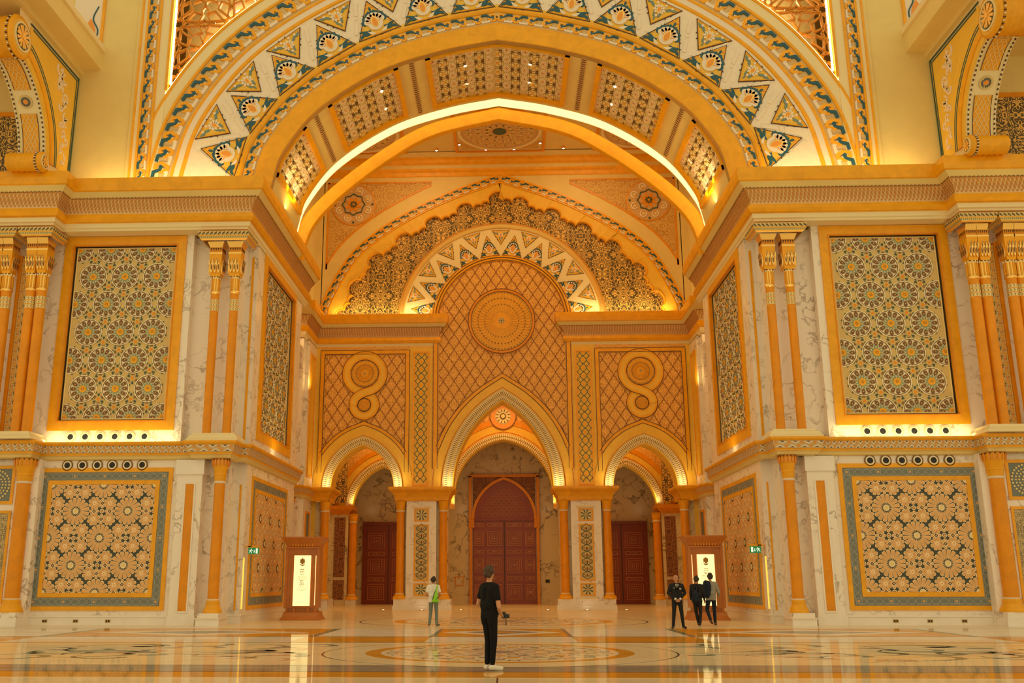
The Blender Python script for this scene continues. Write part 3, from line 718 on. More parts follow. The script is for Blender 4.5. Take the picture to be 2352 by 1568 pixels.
# ================================================================== coffers of the vault
def quatrefoil(mb, F, k, w=0.):
    for i in range(4):
        a = PI/2*i; mb.prism(rot([(.05, -.03), (.30, -.20), (.52, -.12), (.56, 0), (.52, .12), (.30, .20), (.05, .03)], a, 0, 0, k), w, w+.03, F, 'lat_ring')
    mb.disc(0, 0, .13*k, w, w+.045, F, 'gold_leaf', 8)
mb = MB()                                             # star tile: eight-point field with a drilled flower
mb.prism(star(0, 0, .33, .44, 8, PI/8), 0, .015, LOCAL, 'lat_white')
for k in range(8):
    a = PI/4*k; mb.prism(rot([(.09, 0), (.16, -.035), (.25, 0), (.16, .035)], a), 0, .024, LOCAL, 'orange')
    mb.disc(.30*math.cos(a+PI/8), .30*math.sin(a+PI/8), .028, 0, .024, LOCAL, 'line', 6)
mb.disc(0, 0, .05, 0, .026, LOCAL, 'line', 6); TILE_A = mb.mesh('star_tile')
mb = MB(); quatrefoil(mb, LOCAL, .95, .01)
mb.line([(x, y) for x, y in star(0, 0, .36, .56, 4, PI/4)], .034, 0, .05, LOCAL, 'lat_brown', closed=True); TILE_B = mb.mesh('knot_tile')
COFFERS = [(-3.25, 3.25), (4.5, 8.05), (9.35, 12.0)]
def coffer(s0, s1, where, mirror=1):
    y0, y1 = -.30, 4.15; n = max(6, int((s1-s0)*3))
    pc, tc = along(INTR, VT-mirror*(s0+s1)/2, VL)
    T = empty('vault_coffer', (pc[0], 2, pc[1]), where, 'coffer', 'gilded coffers of the vault')
    FV = lambda u, v, w_: vault_pt(mirror*u, v, w_)
    mb = MB(); t = .27
    def strip(u0, u1, v0, v1, w0, w1, m, mbx):
        k = max(1, int((u1-u0)*3))
        for i in range(k): mbx.rect(u0+(u1-u0)*i/k, u0+(u1-u0)*(i+1)/k, v0, v1, w0, w1, FV, m)
    strip(s0, s1, y1-t, y1, 0, .16, 'gold', mb); mb.rect(s0, s0+t*.8, y0, y1-t, 0, .16, FV, 'gold'); mb.rect(s1-t*.8, s1, y0, y1-t, 0, .16, FV, 'gold'); strip(s0, s1, y0, y0+.06, 0, .1, 'gold', mb)
    mb.build('frame', T)
    mb = MB(); strip(s0+t*.8, s1-t*.8, y0+.05, y1-t, 0, .02, 'bed', mb); mb.build('panel', T)
    q = .88; lo, hi = s0+t*.8+.1, s1-t*.8-.1
    nu = int(round((hi-lo)/.41))+1; du = (hi-lo)/max(1, nu-1) if nu > 1 else 0; nv = 5; dv = (y1-t-y0-.25)/nv
    for i in range(nu):
        for j in range(nv*2):
            if (i+j) % 2: continue
            s_ = lo+i*du; y = y0+.25+j*dv/2+.1
            if y > y1-t-.12: continue
            odd = (i % 2 == 1)
            p, tg = along(INTR, VT-mirror*s_, VL); a = math.atan2(tg[1], tg[0])
            n3 = Vector((tg[1], 0, -tg[0])); out = -n3; tx = Vector((-tg[0], 0, -tg[1])); ty = Vector((0, 1, 0))
            m3 = Matrix((tx, -out, ty)).transposed()
            o = bpy.data.objects.new('knot_tile' if odd else 'star_tile', TILE_B if odd else TILE_A); COL.objects.link(o); o.parent = T
            org = ORG[T.name]; pos = Vector((p[0], y, p[1]))+out*.02
            o.location = pos-Vector((org[0], org[1], org[2])); o.rotation_euler = m3.to_euler(); o.scale = (du*1.24, 1, dv*1.06)
    mb = MB('lamp')
    for f in (.27, .73):
        for yy in (1.0, 2.7):
            if (s1-s0) < 5 and f > .5: continue
            p = vault_pt(mirror*(s0+(s1-s0)*f), yy, .03); q_ = vault_pt(mirror*(s0+(s1-s0)*f), yy, .055)
            mb.tube([p, q_], .055, 10, 'lamp')
    mb.build('downlight', T)
    return T
coffer(*COFFERS[0], 'central pointed coffer at the crown of the vault')
for mr, nm in ((1, 'right'), (-1, 'left')):
    coffer(*COFFERS[1], 'sloping coffer next to the crown, %s half of the vault' % nm, mr)
    coffer(*COFFERS[2], 'steep coffer just above the cornice, %s half of the vault' % nm, mr)
    for k, s_ in enumerate((3.88, 8.72)):
        mb = MB(); FV = lambda u, v, w_: vault_pt(mr*u, v, w_)
        mb.rect(s_-.11, s_+.11, -.4, 4.4, 0, .03, FV, 'tan')
        for i in range(26):
            y = -.35+i*.182; mb.prism([(s_-.09, y), (s_, y+.05), (s_+.09, y), (s_+.09, y+.05), (s_, y+.10), (s_-.09, y+.05)], 0, .05, FV, 'lat_brown')
        mb.build('ornament_strip', VAULT)
for mr in (1, -1):                                     # light thrown up the lowest coffers from the cornice
    for yy in (1.2, 2.6):
        p = vault_pt(mr*11.2, yy, 0); spot('cornice_uplight', (mr*9.0, yy-.2, 18.0), p, 120, 1.1, (1, .86, .60), .9)
    area('vault_cornice_light', (mr*9.75, 2.0, 17.95), .1, 150, (-mr*.55, 0, 1), (1, .72, .26), 4.6)  # added fill light with no visible source, lifts the dim vault
# ================================================================== wall panels, columns, nozzles of the two front bays
def petal(r0, r1, hw, tip=.06, n=4):                # long rounded petal along +u
    p = [(r0, -hw*.35), (r1-tip, -hw)]
    for i in range(n+1):
        a = -PI/2+PI*i/n; p.append((r1-tip+tip*math.cos(a), hw*math.sin(a)))
    return p+[(r1-tip, hw), (r0, hw*.35)]
def wheel(mb, cx, cy, F, r=None, R=.57):
    k = R/.57
    mb.disc(cx, cy, R, 0, .012, F, 'lat_ring', 28, r=r)
    mb.ring(cx, cy, .54*k, .575*k, 0, .05, F, 'lat_white', 28, r=r); mb.ring(cx, cy, .508*k, .528*k, 0, .03, F, 'lat_brown', 28, r=r)
    for i in range(12):
        a = 2*PI*i/12; b = a+PI/12
        mb.prism(rot([(.21, 0), (.33, -.088), (.50, -.098), (.50, .098), (.33, .088)], a, cx, cy, k), 0, .028, F, 'lat_white', r=r)
        mb.prism(rot([(.24, 0), (.33, -.068), (.455, -.078), (.49, -.03), (.49, .03), (.455, .078), (.33, .068)], a, cx, cy, k), 0, .036, F, 'lat_brown', r=r)
        mb.disc(cx+.375*k*math.cos(a), cy+.375*k*math.sin(a), .022*k, 0, .045, F, 'lat_ring', 5, r=r)
        mb.prism(rot([(.10, -.035), (.38, 0), (.10, .035)], b, cx, cy, k), 0, .034, F, 'lat_teal', r=r)
        mb.prism(rot([(.38, 0), (.50, -.035), (.50, .035)], b, cx, cy, k), 0, .04, F, 'lat_white', r=r)
        mb.prism(rot([(.56, -.055), (.62, 0), (.56, .055)], b, cx, cy, k), 0, .03, F, 'lat_green', r=r)
    mb.disc(cx, cy, .15*k, 0, .05, F, 'gold', 12, r=r)
    for i in range(6): mb.disc(cx+.045*k*math.cos(PI/3*i), cy+.045*k*math.sin(PI/3*i), .015*k, 0, .06, F, 'lat_brown', 5, r=r)
def hexling(mb, cx, cy, F, up, r=None):
    mb.disc(cx, cy, .105, 0, .035, F, 'lat_ring', 6, r=r); mb.disc(cx, cy, .078, 0, .045, F, 'gold_deep', 6, r=r); mb.disc(cx, cy, .03, 0, .05, F, 'orange', 6, r=r)
    for k in range(3):
        a = (PI/2 if up else -PI/2)+2*PI/3*k
        for d in (.15, .20, .25):
            q = [(d, -.055), (d+.03, 0), (d, .055), (d-.02, .055), (d+.01, 0), (d-.02, -.055)]
            mb.prism(rot(q[:2]+[q[4], q[5]], a, cx, cy), 0, .03, F, 'lat_brown', r=r); mb.prism(rot([q[1], q[2], q[3], q[4]], a, cx, cy), 0, .03, F, 'lat_brown', r=r)
        b = a+PI/3
        mb.prism(rot([(.13, -.02), (.22, -.05), (.25, 0), (.22, .05), (.13, .02)], b, cx, cy), 0, .02, F, 'lat_green', r=r)
mb = MB(); wheel(mb, 0, 0, LOCAL); WHEEL = mb.mesh('wheel_rosette')
mb = MB(); hexling(mb, 0, 0, LOCAL, True); HEXU = mb.mesh('hexagon_up'); mb = MB(); hexling(mb, 0, 0, LOCAL, False); HEXD = mb.mesh('hexagon_down')
def lattice_field(T, u0, u1, v0, v1, F, place_rot, sx=1.341, sz=1.203, nrows=7):
    # wheels in staggered rows, cut where they meet the edge of the panel
    r = (u0, u1, v0, v1); top = v1-.03
    nx = int((u1-u0)/sx)+2
    for j in range(nrows):
        cy = top-j*sz*(v1-v0-.06)/(sz*(nrows-1))
        off = ((u1-u0)-sx*3)/2 if nx > 3 else ((u1-u0)-sx*2)/2
        for i in range(-1, nx+1):
            cx = u0+off+(i+(.5 if j % 2 else 0))*sx
            if cx < u0-.5 or cx > u1+.5: continue
            whole = u0+.57 < cx < u1-.57 and v0+.57 < cy < v1-.57
            if whole: place(WHEEL, 'wheel_rosette', T, F(cx, cy, 0), place_rot)
            else:
                mb = MB(); wheel(mb, cx, cy, F, r); mb.build('wheel_rosette', T)
            dz = (v1-v0-.06)/(nrows-1)
            for cy2, up, me in ((cy-dz*.36, False, HEXD), (cy-dz*.64, True, HEXU)):
                cx2 = cx+sx/2 if not up else cx
                if v0+.3 < cy2 < v1-.25 and u0+.28 < cx2 < u1-.28: place(me, 'hexagon_motif', T, F(cx2, cy2, 0), place_rot)
def upper_panel(F, u0, u1, v0, v1, label, prot, depth=.3, t=.37, nrows=7):
    T = empty('lattice_panel', F((u0+u1)/2, v0, 0), label, 'wall panel', 'upper lattice panels')
    mb = MB(); mb.frame(u0, u1, v0, v1, t, 0, .06, F, 'gold'); mb.frame(u0+t-.02, u1-t+.02, v0+t-.02, v1-t+.02, .05, -.06, .09, F, 'gold_deep'); mb.build('frame', T)
    mb = MB(); mb.rect(u0+t, u1-t, v0+t, v1-t, -depth, -depth+.02, F, 'recess')
    for a, b in (((u0+t, v0+t), (u1-t, v0+t)), ((u1-t, v0+t), (u1-t, v1-t)), ((u1-t, v1-t), (u0+t, v1-t)), ((u0+t, v1-t), (u0+t, v0+t))):
        mb.face([F(*a, 0.02), F(*b, .02), F(*b, -depth), F(*a, -depth)], 'recess')
    mb.build('recess', T)
    a, b, c, d = u0+t+.14, u1-t-.14, v0+t+.14, v1-t-.12
    G = lambda u, v, w_: F(u, v, w_-depth+.14)
    mb = MB(); mb.rect(a-.05, b+.05, c-.05, d+.05, -.1, .0, G, 'lat_base'); mb.frame(a-.05, b+.05, c-.05, d+.05, .05, 0, .05, G, 'lat_ring'); mb.build('backing', T)
    lattice_field(T, a, b, c, d, G, prot, nrows=nrows)
    return T
def star_big(mb, cx, cy, F, r=None, R=.51):
    for i in range(16):
        a = 2*PI*i/16+PI/16
        mb.prism(rot(petal(.12, R+.02, .077, .055), a, cx, cy), 0, .03+.002*(i % 2), F, 'star_line', r=r)
        mb.prism(rot(petal(.19, R-.005, .058, .045), a, cx, cy), 0, .045, F, 'star_tan', r=r)
        mb.prism(rot([(.12, -.018), (.19, -.012), (.19, .012), (.12, .018)], a+PI/16, cx, cy), 0, .052, F, 'panel_back', r=r)
    mb.ring(cx, cy, .085, .12, 0, .05, F, 'star_line', 16, r=r); mb.disc(cx, cy, .085, 0, .05, F, 'lat_ring', 12, r=r)
def star_small(mb, cx, cy, F, r=None, R=.265, n=8):
    for i in range(n):
        a = 2*PI*i/n+PI/n
        mb.prism(rot(petal(.05, R, .072, .055), a, cx, cy), 0, .028+.002*(i % 2), F, 'star_line', r=r); mb.prism(rot(petal(.085, R-.02, .052, .042), a, cx, cy), 0, .042, F, 'star_tan', r=r)
    mb.disc(cx, cy, .065, 0, .05, F, 'star_line', 8, r=r); mb.disc(cx, cy, .035, 0, .055, F, 'star_tan', 8, r=r)
def knot(mb, cx, cy, F, r=None):
    mb.ring(cx, cy, .062, .09, 0, .03, F, 'star_line', 8, r=r); mb.disc(cx, cy, .05, 0, .035, F, 'star_tan', 4, r=r)
    for i in range(4):
        a = PI/2*i; x, y = cx+.31*math.cos(a), cy+.31*math.sin(a)
        p = [(x+.1, y), (x, y+.1), (x-.1, y), (x, y-.1)]; mb.line(p, .028, 0, .03, F, 'star_line', closed=True, r=r); mb.disc(x, y, .035, 0, .035, F, 'star_tan', 4, r=r)
        for d in (.17, .46): mb.disc(cx+d*math.cos(a), cy+d*math.sin(a), .062, 0, .028, F, 'star_line', 8, r=r); mb.disc(cx+d*math.cos(a), cy+d*math.sin(a), .042, 0, .036, F, 'star_tan', 6, r=r)
        for sg in (-1, 1): mb.disc(x+.13*math.cos(a+sg*PI/2), y+.13*math.sin(a+sg*PI/2), .055, 0, .028, F, 'star_line', 8, r=r); mb.disc(x+.13*math.cos(a+sg*PI/2), y+.13*math.sin(a+sg*PI/2), .036, 0, .036, F, 'star_tan', 6, r=r)
mb = MB(); star_big(mb, 0, 0, LOCAL); BIG = mb.mesh('star_rosette'); mb = MB(); star_small(mb, 0, 0, LOCAL); SMALL = mb.mesh('small_rosette'); mb = MB(); knot(mb, 0, 0, LOCAL); KNOT = mb.mesh('knot')
def lower_panel(F, u0, u1, v0, v1, label, prot):
    T = empty('star_panel', F((u0+u1)/2, v0, 0), label, 'wall panel', 'lower star-patterned panels')
    mb = MB(); mb.frame(u0, u1, v0, v1, .165, 0, .05, F, 'gold'); mb.build('outer_frame', T)
    mb = MB(); mb.frame(u0+.165, u1-.165, v0+.165, v1-.165, .325, 0, .03, F, 'grey_border'); B = mb.build('mosaic_border', T)
    mb = MB(); a, b, c, d = u0+.165, u1-.165, v0+.165, v1-.165; t = .325
    def interlace(p0, p1, n):
        dx, dy = (p1[0]-p0[0]), (p1[1]-p0[1]); L = math.hypot(dx, dy); ux, uy = dx/L, dy/L
        for ph in (1, -1):
            pts = []
            for i in range(n*8+1):
                s_ = i/(n*8)*L; q = (i % 8)/8
                h = ph*.115*math.sin(2*PI*i/8); h = max(-.095, min(.095, h*1.3)); pts.append((p0[0]+ux*s_-uy*h, p0[1]+uy*s_+ux*h))
            mb.line(pts, .016, 0, .036, F, 'grey_line')
        for sg in (-1, 1): mb.line([(p0[0]-uy*.135*sg, p0[1]+ux*.135*sg), (p1[0]-uy*.135*sg, p1[1]+ux*.135*sg)], .014, 0, .035, F, 'grey_line')
        for k in range(0 if p0[1] == p1[1] else 2, n+1 if p0[1] == p1[1] else n-1, 2):
            x, y = p0[0]+dx*k/n, p0[1]+dy*k/n; mb.rect(x-.1, x+.1, y-.1, y+.1, 0, .039, F, 'grey_border'); mb.frame(x-.1, x+.1, y-.1, y+.1, .018, 0, .041, F, 'grey_line'); mb.disc(x, y, .055, 0, .043, F, 'grey_line', 8); mb.disc(x, y, .035, 0, .046, F, 'orange', 8)
    nh = int(round((b-a)/.62))//2*2; nvv = int(round((d-c)/.62))//2*2
    for p0, p1, n in (((a+t/2, c+t/2), (b-t/2, c+t/2), nh), ((a+t/2, d-t/2), (b-t/2, d-t/2), nh), ((a+t/2, c+t/2), (a+t/2, d-t/2), nvv), ((b-t/2, c+t/2), (b-t/2, d-t/2), nvv)): interlace(p0, p1, n)
    mb.build('interlace', B)
    i0 = .49; mb = MB(); mb.frame(u0+i0, u1-i0, v0+i0, v1-i0, .165, 0, .06, F, 'gold'); mb.build('inner_frame', T)
    a, b, c, d = u0+.655, u1-.655, v0+.655, v1-.655; r = (a, b, c, d)
    mb = MB(); mb.rect(a, b, c, d, -.02, .01, F, 'panel_back'); mb.build('backing', T)
    G = lambda u, v, w_: F(u, v, w_+.01)
    P = (d-c)/2; nu = max(2, int(round((b-a)/P))); Q = (b-a)/nu
    for i in range(nu*2+1):
        for j in range(5):
            cx, cy = a+i*Q/2, c+j*P/2; edge = i in (0, nu*2) or j in (0, 4)
            if (i+j) % 2 == 0:
                if not edge: place(BIG, 'star_rosette', T, G(cx, cy, 0), prot)
                else: mb = MB(); star_big(mb, cx, cy, G, r); mb.build('star_rosette', T)
            else:
                for sx in (-1, 1):
                    for sy in (-1, 1):
                        x, y = cx+sx*.305*Q/2.06, cy+sy*.305
                        if a < x < b and c < y < d: place(SMALL, 'small_rosette', T, G(x, y, 0), prot)
                if not edge: place(KNOT, 'knot', T, G(cx, cy, 0), prot)
                else: mb = MB(); knot(mb, cx, cy, G, r); mb.build('knot', T)
    return T
# ---- columns
def column(x, y, z0, z1, r, label, group, style='upper', n=20, name='column', cw=1.0):
    T = empty(name, (x, y, z0), label, 'column', group)
    if style == 'upper':
        mb = MB(); mb.lathe([(r*1.0, z0), (r*1.0, z1-2.42)], x, y, n, 'gold_deep'); sh = mb.build('shaft', T)
        mb = MB(); c0 = z1-2.42
        for k in range(3):
            z = c0-.42+k*.17-.3
            mb.lathe([(r*1.015, z), (r*1.03, z+.02), (r*1.03, z+.12), (r*1.015, z+.14)], x, y, n, 'lat_ring')
            for i in range(10):
                a0 = 2*PI*i/10
                for dz, q in ((.02, 1), (.07, -1)):
                    pts = []
                    for da, zz in ((0, .0), (.25, .05), (.36, .05), (.11, .0)):
                        zz2 = z+.02+(zz if q > 0 else .05-zz)+(.0 if q > 0 else .05); pts.append((x+r*1.045*math.cos(a0+da), y+r*1.045*math.sin(a0+da), zz2))
                    mb.face(pts, 'line')
        mb.build('collar', T)
        mb = MB(); mb.lathe([(r*1.0, c0), (r*1.16, c0+.02), (r*1.2, c0+.07), (r*1.1, c0+.12), (r*.92, c0+.14)], x, y, n, 'gold_leaf'); mb.build('astragal', T)
        mb = MB(); mb.lathe([(r*.92, c0+.13), (r*.95, c0+.62), (r*1.05, c0+.70)], x, y, n, 'gold_leaf')
        for i in range(10):
            a = 2*PI*i/10; p = (x+r*.98*math.cos(a), y+r*.98*math.sin(a)); mb.tube([(p[0], p[1], c0+.14), (p[0], p[1], c0+.64)], r*.16, 6, 'gold'); mb.tube([(x+r*1.08*math.cos(a), y+r*1.08*math.sin(a), c0+.64), (x+r*1.1*math.cos(a), y+r*1.1*math.sin(a), c0+.73)], r*.14, 6, 'bead')
        mb.build('neck', T)
        cz = c0+.72; h = .95; mb = MB()
        k_ = cw; lv = [(r*1.15, cz), (r*1.32, cz+.12), (r*1.36, cz+.25), (r*1.45, cz+h*.8), (r*1.52, cz+h)]
        for k in range(len(lv)-1):
            (q0, za), (q1, zb) = lv[k], lv[k+1]
            c0_ = [(x-q0*k_, y-q0), (x+q0*k_, y-q0), (x+q0*k_, y+q0), (x-q0*k_, y+q0)]; c1_ = [(x-q1*k_, y-q1), (x+q1*k_, y-q1), (x+q1*k_, y+q1), (x-q1*k_, y+q1)]
            for i in range(4): j = (i+1) % 4; mb.face([(*c0_[i], za), (*c0_[j], za), (*c1_[j], zb), (*c1_[i], zb)], 'gold')
        mb.rect(x-r*1.58*k_, x+r*1.58*k_, y-r*1.58, y+r*1.58, cz+h, cz+h+.07, flat(0), 'gold_leaf', back=True)
        for sxy in ((0, -1), (1, 0), (-1, 0)):
            for i in range(3):
                o_ = (i-1)*r*.85
                def FF(u, v, w_): return (x+sxy[0]*((r*1.38*k_ if sxy[0] else r*1.38)+w_)+(0 if sxy[0] else u*k_), y+sxy[1]*(r*1.38+w_)+(u if sxy[0] else 0), v)
                mb.prism(drop(o_, cz+.33, r*.42, .5), 0, .05, FF, 'gold_leaf'); mb.prism(drop(o_, cz+.36, r*.2, .26), 0, .07, FF, 'lat_brown'); mb.prism(drop(o_+r*.48, cz+.62, r*.3, .34, up=False), 0, .06, FF, 'gold_leaf')
                mb.prism([(o_+r*.3, cz+.55), (o_+r*.55, cz+.72), (o_+r*.5, cz+.75), (o_+r*.25, cz+.58)], 0, .075, FF, 'lat_green')
        mb.build('capital', T)
        q = r*1.5; zt = cz+h+.07; mb = MB()
        mb.rect(x-q*k_, x+q*k_, y-q, y+q, zt, zt+.22, flat(0), 'gold_deep', back=True)
        for sxy in ((0, -1), (1, 0), (-1, 0)):
            for i in range(5):
                o_ = (i-2)*q*.38
                def FF(u, v, w_): return (x+sxy[0]*((q*k_ if sxy[0] else q)+w_)+(0 if sxy[0] else u*k_), y+sxy[1]*(q+w_)+(u if sxy[0] else 0), v)
                mb.prism([(o_-.035, zt+.19), (o_, zt+.07), (o_+.035, zt+.19)], 0, .012, FF, 'line')
        c0_ = [(x-q*k_, y-q), (x+q*k_, y-q), (x+q*k_, y+q), (x-q*k_, y+q)]; q2 = q*1.36; kk = k_ if k_ == 1 else k_*.77; c1_ = [(x-q2*kk, y-q2), (x+q2*kk, y-q2), (x+q2*kk, y+q2), (x-q2*kk, y+q2)]
        for i in range(4): j = (i+1) % 4; mb.face([(*c0_[i], zt+.22), (*c0_[j], zt+.22), (*c1_[j], zt+.44), (*c1_[i], zt+.44)], 'gold_leaf')
        mb.build('abacus', T)
    else:
        H = z1-z0; b = .46 if style == 'lower' else .3
        mb = MB(); mb.lathe([(r*1.75, z0), (r*1.75, z0+.06), (r*1.45, z0+.2), (r*1.25, z0+b*.62), (r*1.25, z0+b*.9), (r*1.12, z0+b)], x, y, n, 'gold'); mb.lathe([(r*1.1, z0+b), (r*1.14, z0+b+.03), (r*1.05, z0+b+.05)], x, y, n, 'white_relief'); mb.build('base', T)
        ct = z1-(.95 if style == 'lower' else .62)
        mb = MB(); mb.lathe([(r*1.04, z0+b+.04), (r*.98, ct)], x, y, n, 'gold_deep'); mb.build('shaft', T)
        mb = MB(); mb.lathe([(r*1.0, ct), (r*1.12, ct+.03), (r*1.12, ct+.07), (r*1.02, ct+.09)], x, y, n, 'white_relief'); mb.lathe([(r*1.05, ct+.09), (r*1.15, ct+.3), (r*1.22, ct+.32), (r*1.22, ct+.38), (r*1.15, ct+.4), (r*1.3, ct+.55), (r*1.38, ct+.62)], x, y, n, 'gold'); mb.build('neck', T)
        if style == 'lower':
            mb = MB(); mb.lathe([(r*1.35, ct+.6), (r*1.5, ct+.72), (r*1.62, z1)], x, y, n, 'gold')
            for i in range(16):
                a = 2*PI*i/16
                def FF(u, v, w_): aa = a+u/(r*1.6); rr = r*(1.45+.22*(v-ct-.6)/.35)+w_; return (x+rr*math.cos(aa), y+rr*math.sin(aa), v)
                mb.prism(drop(0, ct+.78, .055, .28), 0, .03, FF, 'orange'); mb.prism([(.055, z1-.06), (.10, z1-.01), (.02, z1-.01)], 0, .03, FF, 'line')
            mb.build('leaf_capital', T)
        else:
            mb = MB(); mb.lathe([(r*1.3, ct+.56), (r*1.5, z1)], x, y, n, 'gold'); mb.build('capital', T)
    return T
def entablature(x0, x1, y0, z, parent_label=None, gaps=()):
    # painted block carried by a pair of capitals: a guilloche fascia over a dentil fringe
    mb = MB(); 
    pth = [(x1+.0, y0+1.2), (x1, y0), (x0, y0), (x0, y0+1.2)]
    mb.sweep(pth, [(-.02, z), (.05, z+.04), (.12, z+.14), (.13, z+.17), (.15, z+.34), (.12, z+.36), (-.2, z+.38)], seg_m=['gold_leaf', 'gold_leaf', 'gold', 'lat_base', 'gold', 'gold'])
    fr = offset(pth, -.152)
    for seg in range(3):
        a, b = fr[seg], fr[seg+1]; L = math.hypot(b[0]-a[0], b[1]-a[1]); n = max(1, int(L/.16))
        P = lambda s_, zz: (a[0]+(b[0]-a[0])*s_, a[1]+(b[1]-a[1])*s_-(.004 if seg == 1 else 0), zz)
        for i in range(n):
            c = (i+.5)/n; h = .42/n; mb.face([P(c-h, z+.19), P(c-h*.1, z+.29), P(c+h*.5, z+.29), P(c-h*.4, z+.19)], 'line'); mb.face([P(c+h*.2, z+.22), P(c+h*.5, z+.32), P(c+h*.9, z+.32), P(c+h*.6, z+.22)], 'lat_green')
        f2 = offset(pth, -.10)
        a2, b2 = f2[seg], f2[seg+1]
        for i in range(n*2):
            c = (i+.5)/(n*2); h = .22/(n*2); Q = lambda s_, zz, e: (a2[0]+(b2[0]-a2[0])*s_, a2[1]+(b2[1]-a2[1])*s_-e, zz)
            mb.face([Q(c-h, z+.06, -.01), Q(c+h, z+.06, -.01), Q(c+h, z+.13, .022), Q(c-h, z+.13, .022)], 'lat_teal')
    return mb
for S in (1, -1):
    sd = SIDE(); F = front(YW); prot = (0, 0, 0)
    upper_panel(F, 13.05, 18.19, 7.49, 15.68, 'tall gilt-framed lattice panel of wheels on the %s front wall' % sd, prot)
    lower_panel(F, 12.94, 18.38, .54, 5.99, 'square blue-bordered star panel low on the %s front wall' % sd, prot)
    FL = lateral(10.4); pl = (0, 0, -PI/2)
    upper_panel(FL, 1.95, 8.45, 7.45, 15.75, 'tall lattice panel seen edge-on above the %s kiosk' % sd, pl, .3, .42)
    lower_panel(FL, 1.70, 8.3, .50, 5.9, 'star panel seen edge-on behind the %s kiosk' % sd, pl)
    # round air nozzles
    for lvl, z, cr in (('bright ledge', 7.235, 'lit'), ('string course', 6.10, 'low')):
        for i in range(6):
            x = 14.2+i*.60 if lvl == 'bright ledge' else 14.2+i*.602
            T = empty('air_nozzle', (x, YW, z), '%s, %s from the opening, %s wall' % ('pale round air nozzle above the lit ledge' if lvl == 'bright ledge' else 'dark-ringed round air nozzle below the string course', ('first', 'second', 'third', 'fourth', 'fifth', 'sixth')[i], sd), 'air nozzle', 'round air nozzles on the %s wall, %s row' % (sd, 'upper' if z > 7 else 'lower'))
            mb = MB(); mb.ring(x, z, .13, .21, 0, .03, F, 'lat_white', 20); mb.ring(x, z, .185, .215, .0, .05, F, 'lat_brown' if z < 7 else 'cream_light', 20); mb.build('rim', T)
            mb = MB(); mb.ring(x, z, .12, .165, 0, .06, F, 'bead', 20); mb.build('collar', T)
            mb = MB(); mb.disc(x, z, .125, 0, .034, F, 'black_hole', 20); mb.build('opening', T)
    # twin columns in the recess, their plinth and the block they carry
    Tp = empty('column_plinth', (11.25, -.85, 6.98), 'cream stepped plinth under the twin columns, %s side' % sd, 'plinth')
    mb = MB('cream_light'); mb.sweep([(12.35, .1), (12.35, -1.2), (10.3, -1.2), (10.3, .1)][::-1][::-1], [(.0, 6.98), (.0, 7.05), (-.06, 7.1), (-.1, 7.2), (-.2, 7.24), (-.22, 7.3), (-1.2, 7.3)], 'cream_light')
    mb.build('moulding', Tp)
    column(11.66, -.8, 7.3, 15.46, .17, 'outer of the twin gilt columns in the recess, %s side' % sd, 'twin columns', 'upper')
    column(10.86, -.8, 7.3, 15.46, .17, 'inner of the twin gilt columns in the recess, %s side' % sd, 'twin columns', 'upper')
    mb = entablature(10.35, 12.2, -1.32, 15.22); o = mb.build('capital_block'); tag(o, 'painted block resting on the twin columns, %s side' % sd, 'entablature')
    # inlay strips of the corner
    mb = MB(); mb.rect(10.56, 10.66, 7.3, 15.2, 0, .02, front(.9), 'gold'); mb.build('gold_inlay', WALLS[S])
    mb = MB(); mb.rect(10.59, 10.66, .5, 5.45, 0, .02, front(.9), 'gold'); mb.build('gold_inlay', WALLS[S])
    # pilaster with a gold strip beside the lower column
    T = empty('pilaster', (12.3, YW, 0), 'marble pilaster with a tall gold strip, %s front wall' % sd, 'pilaster')
    mb = MB('marble'); mb.rect(11.72, 12.72, .37, 5.7, -.6, .14, F, 'marble'); mb.rect(11.66, 12.78, 5.7, 6.28, -.6, .2, F, 'marble_plain'); mb.rect(11.68, 12.76, 0, .37, -.6, .2, F, 'marble_plain'); mb.build('body', T)
    mb = MB(); mb.rect(12.03, 12.36, .52, 5.33, .14, .155, F, 'gold_deep'); mb.frame(11.97, 12.42, .46, 5.39, .06, .14, .17, F, 'marble_plain'); mb.build('gold_strip', T)
    # lower column on its pedestal
    T = empty('column_pedestal', (11.0, -.9, 0), 'marble pedestal of the lower gold column, %s side' % sd, 'pedestal')
    mb = MB(); mb.box(10.58, 11.46, -1.35, -.15, 0, .24, 'marble_plain'); mb.box(10.55, 11.49, -1.38, -.15, .24, .29, 'white_relief'); mb.box(10.62, 11.42, -1.31, -.15, .29, .46, 'marble'); mb.build('block', T)
    column(11.0, -.8, .46, 6.28, .205, 'lower gold column with leaf capital beside the opening, %s side' % sd, 'lower columns', 'lower')
    # far group: two pairs of upper columns, strip between, lower column and small panels
    for k, x in enumerate((18.55, 18.99, 20.0, 20.4)):
        column(x, -1.55, 7.3, 15.46, .20, '%s column of the %s end pair, %s edge of the hall' % (('inner', 'outer')[k % 2], ('near', 'far')[k//2], sd), 'end columns', 'upper', cw=.70)
    mb = MB('cream_light'); mb.sweep([(30, -1.0), (30, -1.95), (18.2, -1.95), (18.2, -.6)], [(0, 6.98), (.06, 7.0), (.06, 7.1), (-.02, 7.14), (-.1, 7.22), (-.12, 7.3), (-.8, 7.3)], 'cream_light'); tag(mb.build('end_plinth'), 'stepped cream plinth under the end columns, %s edge' % sd, 'plinth')
    for k, (a, b) in enumerate(((18.15, 19.32), (19.66, 20.8))):
        mb = entablature(a, b, -2.1, 15.22); tag(mb.build('capital_block'), 'painted block on the %s end pair, %s edge' % (('near', 'far')[k], sd), 'entablature')
    T = empty('painted_strip', (19.5, -1.3, 7.3), 'vertical painted vine strip between the end columns, %s edge' % sd, 'ornament strip')
